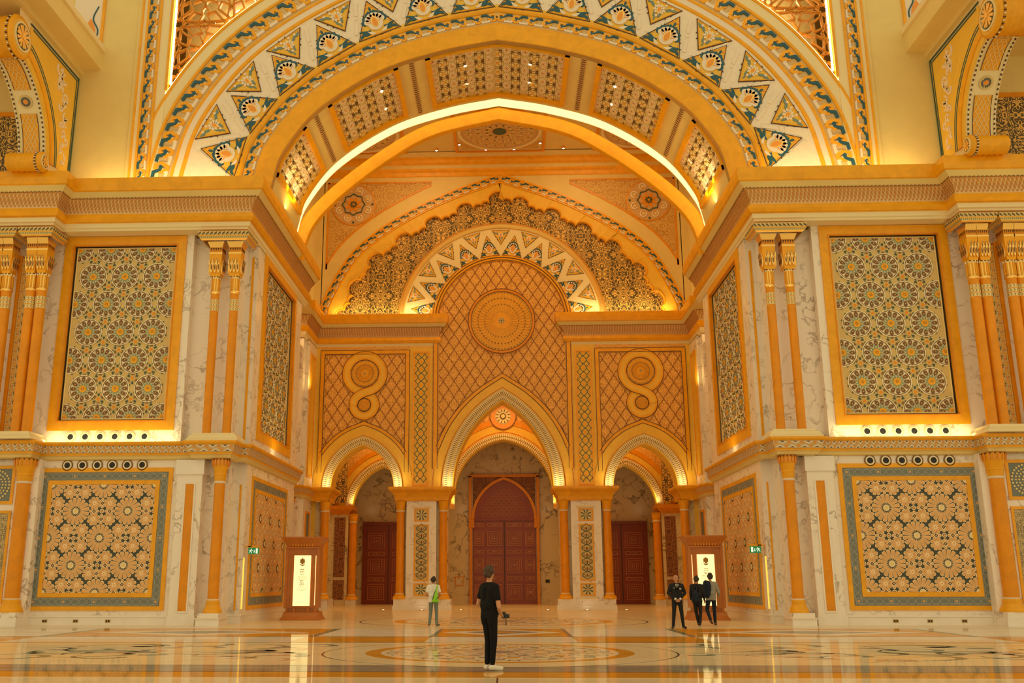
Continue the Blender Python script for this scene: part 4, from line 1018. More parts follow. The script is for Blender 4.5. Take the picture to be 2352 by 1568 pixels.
    Fs = front(-1.15); mb = MB(); mb.rect(19.2, 19.75, 7.3, 14.6, -.5, 0, Fs, 'lat_base'); mb.rect(19.68, 19.82, 7.3, 14.7, -.5, .06, Fs, 'gold_deep'); mb.build('board', T)
    mb = MB()
    for i in range(20):
        z = 7.5+i*.36
        mb.prism([(19.25, z), (19.36, z+.16), (19.47, z), (19.43, z), (19.36, z+.09), (19.29, z)], 0, .02, Fs, 'lat_green'); mb.prism([(19.25, z+.33), (19.36, z+.2), (19.47, z+.33), (19.43, z+.33), (19.36, z+.26), (19.29, z+.33)], 0, .02, Fs, 'lat_green')
        mb.ring(19.56, z+.1, .06, .09, 0, .02, Fs, 'gold', 10); mb.disc(19.56, z+.28, .05, 0, .025, Fs, 'orange', 5); mb.disc(19.6, z+.28, .02, 0, .03, Fs, 'line', 5)
    mb.build('vine', T)
    column(18.62, -1.15, .5, 6.28, .27, 'lower gold column at the %s edge of the hall' % sd, 'lower columns', 'lower')
    mb = MB(); mb.box(18.1, 30, -1.05, -.6, 0, 6.3, 'marble'); struct(mb.build('wall_end_'+sd)); 
    mb = MB(); mb.box(18.15, 19.1, -1.62, -1.0, 0, .3, 'marble_plain'); mb.box(18.2, 19.05, -1.58, -1.0, .3, .5, 'marble'); tag(mb.build('column_pedestal'), 'marble pedestal at the %s edge of the hall' % sd, 'pedestal')
    Fe = front(-1.05)
    T = empty('rosette_panel', (19.75, -1.05, 4.5), 'small square bead-rosette panel cut by the frame, %s edge' % sd, 'wall panel')
    mb = MB(); mb.frame(19.05, 20.55, 4.55, 6.05, .12, 0, .04, Fe, 'gold'); mb.build('frame', T)
    mb = MB(); mb.rect(19.17, 20.43, 4.67, 5.93, 0, .01, Fe, 'grey_border'); mb.build('field', T)
    mb = MB()
    for rr, n, q in ((.56, 28, .04), (.42, 22, .035), (.3, 16, .035), (.16, 8, .04)):
        for i in range(n): mb.disc(19.8+rr*math.cos(2*PI*i/n), 5.3+rr*math.sin(2*PI*i/n), q, 0, .04, Fe, 'lat_ring', 6)
    o = mb.build('beads', T); o['kind'] = 'stuff'
    T = empty('carved_panel', (19.75, -1.05, .8), 'tall carved scroll panel cut by the frame, %s edge' % sd, 'wall panel')
    mb = MB(); mb.frame(19.05, 20.55, .8, 4.3, .1, 0, .04, Fe, 'gold'); mb.build('frame', T); mb = MB(); mb.rect(19.15, 20.45, .9, 4.2, 0, .01, Fe, 'arab_fine'); mb.build('field', T)
    # power outlets in the baseboard
    for k, x in enumerate((14.55, 15.8, 17.05) if S > 0 else (15.05, 16.3, 17.5)):
        T = empty('power_outlet', (x, YW-.05, .1), '%s brass floor outlet in the %s baseboard' % (('inner', 'middle', 'outer')[k], sd), 'outlet', 'baseboard outlets, %s wall' % sd)
        mb = MB(); mb.rect(x-.1, x+.1, .10, .22, .05, .065, F, 'metal_plate'); mb.build('plate', T)
        mb = MB(); mb.rect(x-.075, x-.01, .12, .19, .065, .07, F, 'black_hole'); mb.rect(x+.012, x+.075, .12, .19, .065, .07, F, 'black_hole'); mb.build('sockets', T)
S = 1
# ================================================================== arcade wall, tympanum and vestibule
YA = 20.1
FA = front(YA)
def arch_bay(mb, cx, u0, u1, z0, z1, curve, F, m, w=0.):
    # wall with an arched opening: curve is centred on 0, runs right to left
    pts = [(cx+x, z) for x, z in curve]
    for a, b in zip(pts[:-1], pts[1:]): mb.face([F(a[0], a[1], w), F(b[0], b[1], w), F(b[0], z1, w), F(a[0], z1, w)], m)
    mb.face([F(u0, z0, w), F(pts[-1][0], z0, w), F(pts[-1][0], z1, w), F(u0, z1, w)], m); mb.face([F(pts[0][0], z0, w), F(u1, z0, w), F(u1, z1, w), F(pts[0][0], z1, w)], m)
def ribbed(curve, cx, t, parent, F, name='ribbed_archivolt', pitch=.115, m='cream_light', md='lat_brown'):
    c = [(cx+x, z) for x, z in curve]; mb = MB(); mb.arch(c, [(0, -.02), (0, .02), (t*.08, .06), (t*.5, .10), (t, .16), (t*1.04, .04), (t*1.08, 0)], F, seg_m=['gold_field', 'gold_field', 'lat_base', 'lat_base', 'gold', 'gold'])
    o = mb.build('archivolt', parent); mb = MB()
    for row_, (d0, d1, w0) in enumerate(((.12, .46, .075), (.54, .94, .125))):
        cc = offset(c, t*(d0+d1)/2); L = lengths(cc); n = int(L[-1]/pitch)
        for i in range(n):
            (x, y), tg = along(cc, (i+.5*(row_+1)*.9)/n*L[-1] if (i+.45*(row_+1)) < n else L[-1]*.999, L); nx, ny = tg[1], -tg[0]; h = t*(d1-d0)/2*.92; q = pitch*.30
            P = [(x+nx*h*a+tg[0]*q*b, y+ny*h*a+tg[1]*q*b) for a, b in ((-1, -1), (1, -1), (1, 1), (-1, 1))]
            mb.prism(P, 0, w0+.05, F, m); 
            q2 = pitch*.16; x2, y2 = x+tg[0]*pitch*.5, y+tg[1]*pitch*.5; P = [(x2+nx*h*a+tg[0]*q2*b, y2+ny*h*a+tg[1]*q2*b) for a, b in ((-1, -1), (1, -1), (1, 1), (-1, 1))]
            mb.prism(P, 0, w0+.004, F, md, side=False)
    q = mb.build('ribs', parent); q['kind'] = 'stuff'; return o
CA = pointed(3.0, 5.28, 7.05, 16); SA = pointed(1.9, 2.62, 7.05, 14)
mb = MB('gold_field')
arch_bay(mb, 0, -4.32, 4.32, 7.05, 17.4, CA, FA, 'arab_gold'); mb.prism([(4.22*math.cos(PI*i/40), 17.4+4.22*math.sin(PI*i/40)) for i in range(41)], -.2, 0, FA, 'arab_gold')
for sx in (-1, 1):
    arch_bay(mb, sx*8.5, sx*8.5-2.8, sx*8.5+2.8, 7.05, 15.9, SA, FA, 'arab_gold')
    mb.face([FA(sx*4.32, 7.05, 0), FA(sx*5.7, 7.05, 0), FA(sx*5.7, 15.9, 0), FA(sx*4.32, 15.9, 0)], 'gold_field')
    mb.face([FA(sx*11.3, 0, 0), FA(sx*11.6, 0, 0), FA(sx*11.6, 15.9, 0), FA(sx*11.3, 15.9, 0)], 'gold_field')
# soffits of the openings
for cx, c in ((0, CA), (8.5, SA), (-8.5, SA)): mb.grid([[(cx+x, y, z) for x, z in c] for y in (YA, YA+1.5)], 'gold_field', True)
ARC = struct(mb.build('wall_arcade'))
def lattice_lines(mb, F, inside, u0, u1, v0, v1, pu, pv, m='net_dark', t=.026, w=.03):
    # ogee net: each cell is an upright leaf shape
    nu, nv = int((u1-u0)/pu)+2, 2*int((v1-v0)/pv)+4
    prof = [(.5, 0), (.40, .10), (.36, .20), (.22, .24), (.20, .33), (.08, .40), (0, .5)]
    for i in range(-nu, nu+1):
        for j in range(nv):
            cx = (i+(.5 if j % 2 else 0))*pu; cy = v0+j*pv*.5
            for sx in (-1, 1):
                pts = [(cx+sx*pu*a, cy+pv*b) for a, b in prof]
                for a, b in zip(pts[:-1], pts[1:]):
                    mx, my = (a[0]+b[0])/2, (a[1]+b[1])/2
                    if u0 < mx < u1 and v0 < my < v1 and inside(mx, my): mb.line([a, b], t, 0, w, F, m)
def arch_d(curve, cx, x, z):                          # signed distance outside the arch curve
    best = 9e9; sg = 1
    for (a, b), (c, d) in zip(curve[:-1], curve[1:]):
        a, c = a+cx, c+cx; dx, dy = c-a, d-b; l2 = dx*dx+dy*dy; t = max(0, min(1, ((x-a)*dx+(z-b)*dy)/l2)); q = (a+t*dx, b+t*dy); e = math.hypot(x-q[0], z-q[1])
        if e < best: best = e; sg = 1 if (x-q[0])*dy-(z-q[1])*dx > 0 else -1
    return sg*best
def disc_rosette(cx, cz, R, parent, F, rings, name='rosette_disc', rim=True):
    mb = MB(); w0 = .05
    if rim: mb.ring(cx, cz, R*.9, R, 0, .1, F, 'gold_deep', 40); mb.ring(cx, cz, R*.985, R*1.0, .1, .115, F, 'line', 40); mb.ring(cx, cz, R*.9, R*.915, .1, .115, F, 'line', 40)
    mb.disc(cx, cz, R*.9, 0, .06, F, 'gold_field', 40)
    for r0, r1, n, dot in rings:
        for i in range(n):
            a = 2*PI*i/n; q = PI*r0*R/n*.55; q1 = PI*r1*R/n*.55
            mb.prism(rot([(r0*R, -q), (r1*R, -q1), (r1*R, q1), (r0*R, q)], a, cx, cz), .06, .10, F, 'gold')
            if dot: mb.disc(cx+r1*R*math.cos(a), cz+r1*R*math.sin(a), dot*R, .06, .125, F, 'line', 6)
    mb.disc(cx, cz, R*.26, 0, .085, F, 'gold', 24); mb.disc(cx, cz, R*.1, 0, .1, F, 'lat_base', 16)
    for i in range(8): mb.disc(cx+.07*R*math.cos(PI/4*i), cz+.07*R*math.sin(PI/4*i), .014*R, 0, .115, F, 'line', 6)
    mb.disc(cx, cz, .025*R, 0, .12, F, 'lat_green', 8)
    return mb.build(name, parent)
CZ0 = 17.4
mb = MB()
inside_c = lambda x, z: arch_d(CA, 0, x, z) > 1.5 and ((z < CZ0) or math.hypot(x, z-CZ0) < 3.98) and math.hypot(x, z-CZ0) > 2.12
lattice_lines(mb, FA, inside_c, -3.92, 3.92, 7.6, 21.6, .66, 1.0); o = mb.build('ogee_net', ARC); o['kind'] = 'stuff'
disc_rosette(0, CZ0, 2.1, ARC, FA, ((.28, .5, 36, .012), (.52, .7, 44, .016), (.70, .86, 56, .011)))
for name, curve, cx, hw, zt in (('c', CA, 0, 4.1, None),):
    cc = [(cx+x, z) for x, z in curve]; c1 = [p for p in cc if p[1] > 8.6 and abs(p[0]) < 2.72]
    mb = MB(); mb.arch(cc, [(.72, 0), (.74, .06), (1.2, .05), (1.24, .03)], FA, 'gold_field'); mb.arch(c1, [(1.24, 0), (1.24, .045), (1.46, .045), (1.46, 0)], FA, 'gold'); mb.arch(c1, [(1.22, .0), (1.22, .066), (1.25, .066), (1.25, 0)], FA, 'line'); mb.arch(c1, [(1.45, .0), (1.45, .06), (1.48, .06), (1.48, 0)], FA, 'line')
    mb.build('arch_border', ARC); ribbed(curve, 0, .68, ARC, FA)
    mb = MB()
    for sx in (-1, 1):
        mb.rect(sx*4.0, sx*4.25, 8.2, 16.4, 0, .05, FA, 'gold')
        for x in (3.98, 4.25): mb.rect(sx*x-.012, sx*x+.012, 8.2, 16.4, 0, .062, FA, 'line')
    mb.build('side_border', ARC)
for S in (1, -1):
    cc = [(8.5+x, z) for x, z in SA]; c1 = [p for p in cc if abs(p[0]-8.5) < 1.62]; mb = MB()
    mb.arch(cc, [(.57, 0), (.58, .06), (1.15, .05), (1.16, .03)], FA, 'gold_field'); mb.arch(c1, [(1.16, 0), (1.16, .045), (1.36, .045), (1.36, 0)], FA, 'gold'); mb.arch(c1, [(1.14, .0), (1.14, .066), (1.17, .066), (1.17, 0)], FA, 'line'); mb.arch(c1, [(1.35, .0), (1.35, .06), (1.38, .06), (1.38, 0)], FA, 'line')
    mb.build('arch_border', ARC); ribbed(SA, 8.5, .54, ARC, FA)
    mb = MB()
    for q in ((5.72, 5.97, 8.0, 15.35), (11.03, 11.28, 8.0, 15.35), (5.72, 11.28, 15.35, 15.6)): mb.rect(*q, 0, .05, FA, 'gold')
    for q in ((5.71, 5.735, 8, 15.6), (5.96, 5.985, 8, 15.34), (11.265, 11.29, 8, 15.6), (11.015, 11.04, 8, 15.34), (5.735, 11.265, 15.585, 15.61), (5.985, 11.015, 15.34, 15.365)): mb.rect(*q, 0, .062, FA, 'line')
    mb.build('panel_border', ARC)
    mb = MB(); big, small = (8.5, 14.12, 1.42), (8.5, 12.15, .95)
    ins = lambda x, z: arch_d(SA, 8.5, x, z) > 1.4 and math.hypot(x-big[0], z-big[1]) > 1.42 and math.hypot(x-small[0], z-small[1]) > .95
    lattice_lines(mb, lambda u, v, w_: FA(u+8.5, v, w_), lambda x, z: ins(x+8.5, z), -2.5, 2.5, 7.9, 15.3, .66, 1.0); o = mb.build('ogee_net', ARC); o['kind'] = 'stuff'
    # figure of eight: a broad band looping round two discs
    mb = MB()
    for (cx, cz, R), rin, g0, gw in ((big, .87, -PI/2, .468), (small, .42, PI/2, .738)):
        mb.ring(cx, cz, rin, R, 0, .05, FA, 'gold_field', 40); mb.ring(cx, cz, R-.03, R, .05, .07, FA, 'line', 40, a0=g0+gw, a1=g0+2*PI-gw); mb.ring(cx, cz, rin-.02, rin+.012, .05, .075, FA, 'line', 36); mb.ring(cx, cz, rin+.01, rin+.12, .05, .058, FA, 'gold', 36); mb.ring(cx, cz, R-.16, R-.03, .05, .058, FA, 'gold', 40)
    bd = spline([(7.36, 14.0), (7.5, 13.57), (7.8, 13.22), (8.108, 13.044), (8.5, 12.92), (8.84, 12.743), (9.09, 12.49), (9.185, 12.15)], 6)
    mb.line(bd, .54, 0, .082, FA, 'gold_field')
    for sg in (-1, 1): mb.line(offset(bd, sg*.265), .026, 0, .092, FA, 'line'); mb.line(offset(bd, sg*.2), .1, 0, .088, FA, 'gold')
    mb.build('figure_eight', ARC)
    disc_rosette(8.5, 14.12, .86, ARC, FA, ((.3, .62, 40, .022), (.66, .86, 30, 0)), rim=False); disc_rosette(8.5, 12.15, .4, ARC, FA, ((.3, .6, 20, 0), (.62, .86, 24, .02)), rim=False)
    # tall ornament strip between the bays
    mb = MB(); mb.frame(4.5, 5.5, 7.2, 15.5, .1, 0, .06, FA, 'gold'); mb.rect(4.6, 5.4, 7.3, 15.4, 0, .02, FA, 'gold_field')
    for i in range(16):
        for x in (4.8, 5.2):
            z = 7.62+i*.5
            p = [];
            for k in range(16):
                a = 2*PI*k/16; rr = .20*(abs(math.cos(a))**.8+abs(math.sin(a))**.8)**-1.25; p.append((x+rr*math.cos(a), z+rr*math.sin(a)*1.15))
            mb.line(p, .03, 0, .045, FA, 'lat_green', closed=True)
        mb.disc(5.0, 7.62+i*.5+.25, .1, 0, .035, FA, 'gold', 12); mb.disc(4.65, 7.87+i*.5, .04, 0, .04, FA, 'orange', 6); mb.disc(5.35, 7.87+i*.5, .04, 0, .04, FA, 'orange', 6)
    mb.build('ornament_strip', ARC)
    # pier: pedestal, two columns, carved panels, broad impost
    T = empty('arcade_pier', (4.85, 19.9, 0), 'marble arcade pier with three carved panels, %s of the great door' % SIDE(), 'pier')
    mb = MB(); mb.box(3.05, 6.5, 19.55, 21.9, 0, .24, 'marble_plain'); mb.box(3.1, 6.45, 19.6, 21.9, .24, .60, 'marble'); mb.build('pedestal', T)
    mb = MB(); mb.box(3.3, 6.3, 20.15, 21.6, .6, 6.25, 'marble_yellow'); mb.box(3.98, 5.76, 19.72, 20.2, .6, 6.25, 'marble'); mb.box(4.3, 5.42, 19.66, 19.75, .6, .72, 'cream_light'); mb.box(4.3, 5.42, 19.66, 19.75, 5.85, 5.95, 'cream_light'); mb.build('shaft', T)
    Fp = front(19.72)
    for z0, z1, mm in ((5.05, 5.80, 0), (1.62, 4.88, 1), (.78, 1.5, 0)):
        mb = MB(); mb.frame(4.42, 5.30, z0, z1, .08, 0, .03, Fp, 'gold'); mb.rect(4.5, 5.22, z0+.08, z1-.08, 0, .012, Fp, 'lat_base')
        if mm == 0:
            for i in range(16): mb.prism(rot([(.06, -.015), (.3, -.035), (.34, 0), (.3, .035), (.06, .015)], 2*PI*i/16, 4.86, (z0+z1)/2, .95), 0, .03, Fp, 'lat_green' if i % 2 else 'lat_ring')
        else:
            for i in range(8):
                z = z0+.3+i*.385
                for sg in (-1, 1):
                    mb.line([(4.86, z-.19), (4.86+sg*.28, z-.04), (4.86+sg*.3, z+.1), (4.86+sg*.1, z+.19), (4.86, z+.3)], .03, 0, .03, Fp, 'lat_green'); mb.ring(4.86+sg*.18, z, .06, .085, 0, .028, Fp, 'lat_brown', 10)
                mb.prism(drop(4.86, z, .07, .2), 0, .03, Fp, 'lat_brown')
        mb.build('carved_panel', T)
    IMP = [(0, 6.25), (.05, 6.3), (.08, 6.5), (.2, 6.72), (.38, 6.85), (.42, 6.92), (.42, 7.02), (.38, 7.06), (-1, 7.06)]
    mb = MB(); mb.sweep([(6.4, 21.8), (6.4, 19.62), (3.3, 19.62), (3.3, 21.8)], IMP, 'gold', smooth=False); mb.face([(6.4, 21.8, 6.25), (6.4, 19.62, 6.25), (3.3, 19.62, 6.25), (3.3, 21.8, 6.25)], 'gold'); mb.build('impost', T)
    for k, x in enumerate((3.58, 6.12)):
        column(x, 19.92, .6, 6.25, .24, '%s engaged column of the arcade pier, %s of the great door' % (('inner', 'outer')[k], SIDE()), 'arcade columns', 'plain')
    # end of the arcade against the side wall
    T = empty('arcade_respond', (10.9, 19.9, 0), 'half pier closing the arcade against the %s wall' % SIDE(), 'pier')
    mb = MB(); mb.box(10.35, 11.9, 19.75, 21.8, 0, .6, 'marble_plain'); mb.box(10.75, 11.9, 20.15, 21.6, .6, 6.25, 'marble_yellow'); mb.build('shaft', T)
    mb = MB(); mb.sweep([(11.9, 19.62), (10.5, 19.62), (10.5, 21.8)], IMP, 'gold'); mb.build('impost', T)
    column(10.68, 19.92, .6, 6.25, .24, 'engaged column at the %s end of the arcade' % SIDE(), 'arcade columns', 'plain')
    # second pier: tall column, lower column, sunk strips
    column(12.35, 16.75, 7.3, 15.46, .22, 'tall gold column half hidden behind the front pier, %s' % SIDE(), 'second pier columns', 'upper')
    column(12.25, 16.75, .5, 6.28, .26, 'lower gold column behind the %s kiosk' % SIDE(), 'second pier columns', 'lower')
    mb = MB(); mb.box(11.9, 12.7, 16.35, 17.15, 0, .5, 'marble_plain'); tag(mb.build('column_pedestal'), 'pale pedestal behind the %s kiosk' % SIDE(), 'pedestal'); mb = MB(); mb.box(11.85, 13, 16.3, 17.15, 6.98, 7.3, 'cream_light'); tag(mb.build('column_plinth'), 'stepped plinth of the half hidden tall column, %s' % SIDE(), 'plinth')
    FB = lateral(11.55); mb = MB(); mb.frame(18.2, 19.6, 7.6, 15.0, .12, 0, .08, FB, 'gold'); mb.rect(18.32, 19.48, 7.72, 14.88, 0, .02, FB, 'gold_field'); mb.frame(18.3, 19.5, 1.0, 5.6, .12, 0, .06, FB, 'gold_deep'); mb.rect(18.42, 19.38, 1.1, 5.5, 0, .02, FB, 'grey_border'); tag(mb.build('pier_panel'), 'tall sunk gold panels on the inner face of the %s second pier' % SIDE(), 'wall panel')
S = 1
# ---- tympanum above the arcade
YT = 20.35; FT = front(YT)
TH = [(11.45, 17.3), (11.25, 18.71), (9.77, 21.58), (8.02, 23.32), (5.66, 24.85), (3.27, 26.0), (0, 27.2)]
TG = two_sided(spline(TH, 10))                        # outer edge of the chain round the tympanum
mb = MB('cream')
pts = TG
for a, b in zip(pts[:-1], pts[1:]): mb.face([FT(a[0], a[1], .25), FT(b[0], b[1], .25), FT(b[0], 28.5, .25), FT(a[0], 28.5, .25)], 'cream')
for sx in (-1, 1): mb.face([FT(sx*11.4, 17, .25), FT(sx*12.2, 17, .25), FT(sx*12.2, 28.5, .25), FT(sx*11.4, 28.5, .25)], 'cream')
TY = struct(mb.build('wall_tympanum'))
mb = MB('arab_dark'); ins = offset(TG, -.4)
for a, b in zip(ins[:-1], ins[1:]): mb.face([FT(a[0], 16.5, 0), FT(b[0], 16.5, 0), FT(b[0], b[1], 0), FT(a[0], a[1], 0)], 'arab_dark')
mb.build('arabesque_field', TY)
mb = MB(); mb.arch(TG, [(.12, .25), (.12, .31), (.0, .31), (0, .27), (-.42, .27), (-.43, .33), (-.50, .33), (-.52, .28)], FT, seg_m=['gold', 'gold', 'gold', 'lat_base', 'gold', 'gold', 'gold']); mb.build('chain_bed', TY)
# scalloped gold plate: lobes cut into its inner edge
base = offset(TG, -1.40); LB = lengths(base); outer_ = offset(TG, -.5); LO = lengths(outer_)
N_L = 13; NP = 520; sc_in = []; sc_out = []; sc_r1 = []; sc_r2 = []
for i in range(NP+1):
    f = i/NP; (x, y), tg = along(base, f*LB[-1]*.9999, LB); nx, ny = tg[1], -tg[0]
    q = (f*N_L+.5) % 1.0
    if q < .5: h = .42*math.sqrt(max(0, 1-((q-.25)/.25)**2))
    elif q < .75: h = -.15+.20*math.sqrt(max(0, 1-((q-.625)/.125)**2))
    else: h = -.15+.20*math.sqrt(max(0, 1-((q-.875)/.125)**2))
    sc_in.append((x+nx*h, y+ny*h)); sc_r1.append((x+nx*(h+.06), y+ny*(h+.06))); sc_r2.append((x+nx*(h+.13), y+ny*(h+.13))); (x, y), _t = along(outer_, f*LO[-1]*.9999, LO); sc_out.append((x, y))
mb = MB()
mb.grid([[FT(*p, .27), FT(*q, .21), ] for p, q in zip(sc_out, sc_in)], 'gold_field', True)
mb.grid([[FT(*q, .21), FT(*q, .0)] for q in sc_in], 'gold', False)
mb.grid([[FT(*p, .22), FT(*r_, .29), FT(*q, .2)] for p, r_, q in zip(sc_r2, sc_r1, sc_in)], 'gold', True)
mb.build('scalloped_plate', TY)
ct = offset(TG, -.21); Lc = lengths(ct)
s0_ = [l for l, p in zip(Lc, ct) if p[1] > 17.9][0]
for S in (1, -1):
    me = chain_mesh(.62, .40, 'chain_link_d_'+SIDE()); run_chain(me, ct, .62, TY, lambda x, y: (x, YT-.27, y), s0=s0_, s1=Lc[-1]/2)
S = 1
# zig-zag ring round the centre panel
mb = MB(); mb.ring(0, CZ0, 4.3, 6.2, 0, .10, FT, 'cream_light', 48, a0=-.15, a1=PI+.15)
mb.arch([(6.4*math.cos(t), CZ0+6.4*math.sin(t)) for t in [(-.15+(PI+.3)*i/48) for i in range(49)]], [(-.22, .08), (-.18, .2), (0, .3), (.14, .2), (.2, .0)], FT, 'gold_leaf')
mb.arch([(4.15*math.cos(t), CZ0+4.15*math.sin(t)) for t in [(-.15+(PI+.3)*i/48) for i in range(49)]], [(-.2, .25), (-.17, .32), (-.05, .33), (.0, .3), (.15, .3), (.2, .1)], FT, 'gold')
for rr in (4.0, 4.17): mb.arch([(rr*math.cos(t), CZ0+rr*math.sin(t)) for t in [(-.15+(PI+.3)*i/48) for i in range(49)]], [(-.015, .3), (-.015, .345), (.015, .345), (.015, .3)], FT, 'line')
mb.build('zigzag_ring', TY)
NZ = 10
for k in range(-8, 9):
    a = PI/2+(k+.5)*PI/NZ
    if -.08 < a < PI+.08: o = place(PALM, 'palmette_panel', TY, (4.36*math.cos(a), YT-.10, CZ0+4.36*math.sin(a)), (0, -(a-PI/2), 0)); o.scale = (.64, .8, .80)
    a = PI/2+k*PI/NZ
    if -.05 < a < PI+.05: o = place(FLOW, 'flower_panel', TY, (6.05*math.cos(a), YT-.10, CZ0+6.05*math.sin(a)), (0, -(a-PI/2), 0)); o.scale = (.62, .8, .78)
# spandrels with rosettes
for S in (1, -1):
    T = empty('spandrel_mural', (9, YT-.25, 24), 'triangular patterned spandrel with a scrolled rosette, upper %s' % SIDE(), 'spandrel')
    edge = [p for p in offset(TG, 1.0) if 4.3 < p[0] < 11.15 and p[1] < 26.75]
    edge = [(11.15, min(p[1] for p in edge)-.3)]+edge if edge[0][1] < edge[-1][1] else edge
    Fq = front(YT-.25); mb = MB()
    for a, b in zip(edge[:-1], edge[1:]): mb.face([Fq(a[0], a[1], .02), Fq(b[0], b[1], .02), Fq(b[0], 26.8, .02), Fq(a[0], 26.8, .02)], 'arab_tan')
    mb.build('field', T)
    mb = MB(); mb.line(edge, .1, 0, .04, Fq, 'gold_deep'); mb.rect(edge[-1][0], 11.2, 26.75, 26.85, 0, .04, Fq, 'gold_deep'); mb.rect(11.1, 11.2, edge[0][1], 26.85, 0, .04, Fq, 'gold_deep'); mb.build('border', T)
    cx, cz = 9.5, 25.3
    mb = MB(); mb.disc(cx, cz, 1.42, 0, .05, Fq, 'gold_deep', 40); mb.disc(cx, cz, 1.33, 0, .06, Fq, 'tan', 40); mb.ring(cx, cz, 1.36, 1.40, .05, .07, Fq, 'gold_leaf', 40)
    for i in range(8):
        a = PI/4*i+PI/8; x, y = cx+1.0*math.cos(a), cz+1.0*math.sin(a); mb.ring(x, y, .16, .235, .05, .11, Fq, 'white_relief', 14, a0=a-2.4, a1=a+2.4); mb.disc(x, y, .1, 0, .1, Fq, 'lat_ring', 8)
    st = star(cx, cz, .62, .74, 8); mb.line(st, .055, 0, .12, Fq, 'lat_green', closed=True); mb.prism(star(cx, cz, .3, .6, 8, PI/8), 0, .09, Fq, 'gold_deep')
    for i in range(8): mb.prism(rot([(.08, 0), (.16, -.06), (.27, 0), (.16, .06)], PI/4*i, cx, cz), 0, .13, Fq, 'lat_green')
    for i in range(4): mb.disc(cx+1.22*math.cos(PI/2*i), cz+1.22*math.sin(PI/2*i), .08, 0, .1, Fq, 'lat_green', 5)
    mb.disc(cx, cz, .07, 0, .14, Fq, 'gold_leaf', 8); mb.build('rosette', T)
S = 1
# ceiling moulding and painted ceiling panels
mb = MB(); mb.sweep([(12, 20.1), (-12, 20.1)], [(0, 27.15), (.06, 27.2), (.1, 27.42), (.25, 27.5), (.3, 27.62), (.3, 27.85), (.5, 27.95), (.55, 28.1), (.55, 28.3), (1.0, 28.45)], seg_m=['gold', 'gold', 'gold', 'gold', 'cream', 'gold', 'gold', 'gold', 'cream'])
struct(mb.build('trim_9'))
FS = soffit(28.5)
def ceiling_panel(cx, label, full=True):
    T = empty('ceiling_panel', (cx, 16.3, 28.5), label, 'ceiling panel', 'painted ceiling panels')
    mb = MB(); h = 2.85; mb.frame(cx-h, cx+h, 16.3-h, 16.3+h, .16, 0, .12, FS, 'gold_deep'); mb.frame(cx-h+.16, cx+h-.16, 16.3-h+.16, 16.3+h-.16, .25, 0, .06, FS, 'lat_base'); mb.build('frame', T)
    mb = MB(); mb.rect(cx-h+.4, cx+h-.4, 16.3-h+.4, 16.3+h-.4, 0, .03, FS, 'arab_tan'); mb.ring(cx, 16.3, 2.4, 2.6, 0, .12, FS, 'cream_light', 40); mb.disc(cx, 16.3, 2.4, 0, .05, FS, 'tan', 40)
    for r0, n, l in ((2.1, 20, .34), (1.5, 16, .34), (.95, 12, .28)):
        for i in range(n):
            a = 2*PI*i/n; mb.line([(cx+(r0-l)*math.cos(a-.08), 16.3+(r0-l)*math.sin(a-.08)), (cx+r0*math.cos(a), 16.3+r0*math.sin(a)), (cx+(r0-l)*math.cos(a+.16), 16.3+(r0-l)*math.sin(a+.16)), (cx+(r0+.1)*math.cos(a+.2), 16.3+(r0+.1)*math.sin(a+.2))], .06, 0, .08, FS, 'lat_ring')
            mb.disc(cx+(r0-.15)*math.cos(a+PI/n), 16.3+(r0-.15)*math.sin(a+PI/n), .09, 0, .07, FS, 'lat_brown', 8)
    mb.disc(cx, 16.3, .42, 0, .09, FS, 'lat_green', 24); mb.build('medallion', T)
ceiling_panel(0, 'painted star medallion at the centre of the flat ceiling'); ceiling_panel(-8.8, 'painted ceiling panel left of the centre medallion'); ceiling_panel(8.8, 'painted ceiling panel right of the centre medallion')
for k, (x, y) in enumerate(((-4.05, 18.7), (4.05, 18.7), (-2.66, 19.65), (-.95, 19.7), (.85, 19.7), (2.55, 19.65), (-2.55, 17.9), (2.55, 17.9), (-.9, 18.75), (.9, 18.75))):
    mb = MB(); mb.ring(x, y, .07, .11, 0, .14, FS, 'gold_deep', 12); mb.disc(x, y, .075, 0, .135, FS, 'lamp', 12)
    tag(mb.build('downlight'), 'recessed ceiling downlight %s' % ('left of the medallion', 'right of the medallion', 'in the rear row, first from the left', 'in the rear row, second from the left', 'in the rear row, third from the left', 'in the rear row, fourth from the left', 'on the left side of the medallion frame', 'on the right side of the medallion frame', 'on the near left of the medallion rim', 'on the near right of the medallion rim')[k], 'downlight', 'ceiling downlights')
# ---- vestibule behind the arcade
mb = MB('marble_yellow')
Y2 = 30.; F2 = front(Y2); YD = 34.
mb.face([(-12.4, YD, 0), (12.4, YD, 0), (12.4, YD, 15), (-12.4, YD, 15)], 'marble_yellow'); BW = struct(mb.build('wall_back'))
mb = MB('cream'); mb.face([(-12.5, 21.4, 14.6), (12.5, 21.4, 14.6), (12.5, 34.1, 14.6), (-12.5, 34.1, 14.6)], 'gold_field')
mb.face([(-12.5, 21.5, 14.6), (12.5, 21.5, 14.6), (12.5, 21.5, 17.5), (-12.5, 21.5, 17.5)], 'cream'); struct(mb.build('ceiling_vestibule'))
for S in (1, -1):
    mb = MB(); mb.face([(12, 20.2, 0), (12, 34, 0), (12, 34, 14.6), (12, 20.2, 14.6)], 'marble_yellow'); mb.face([(5.2, 21.6, 0), (5.2, 30, 0), (5.2, 30, 14.6), (5.2, 21.6, 14.6)], 'gold_deep') if False else None
    struct(mb.build('wall_vestibule_'+SIDE()))
S = 1
C2A = pointed(3.45, 3.9, 7.4, 14); S2A = pointed(2.1, 3.0, 6.5, 12)
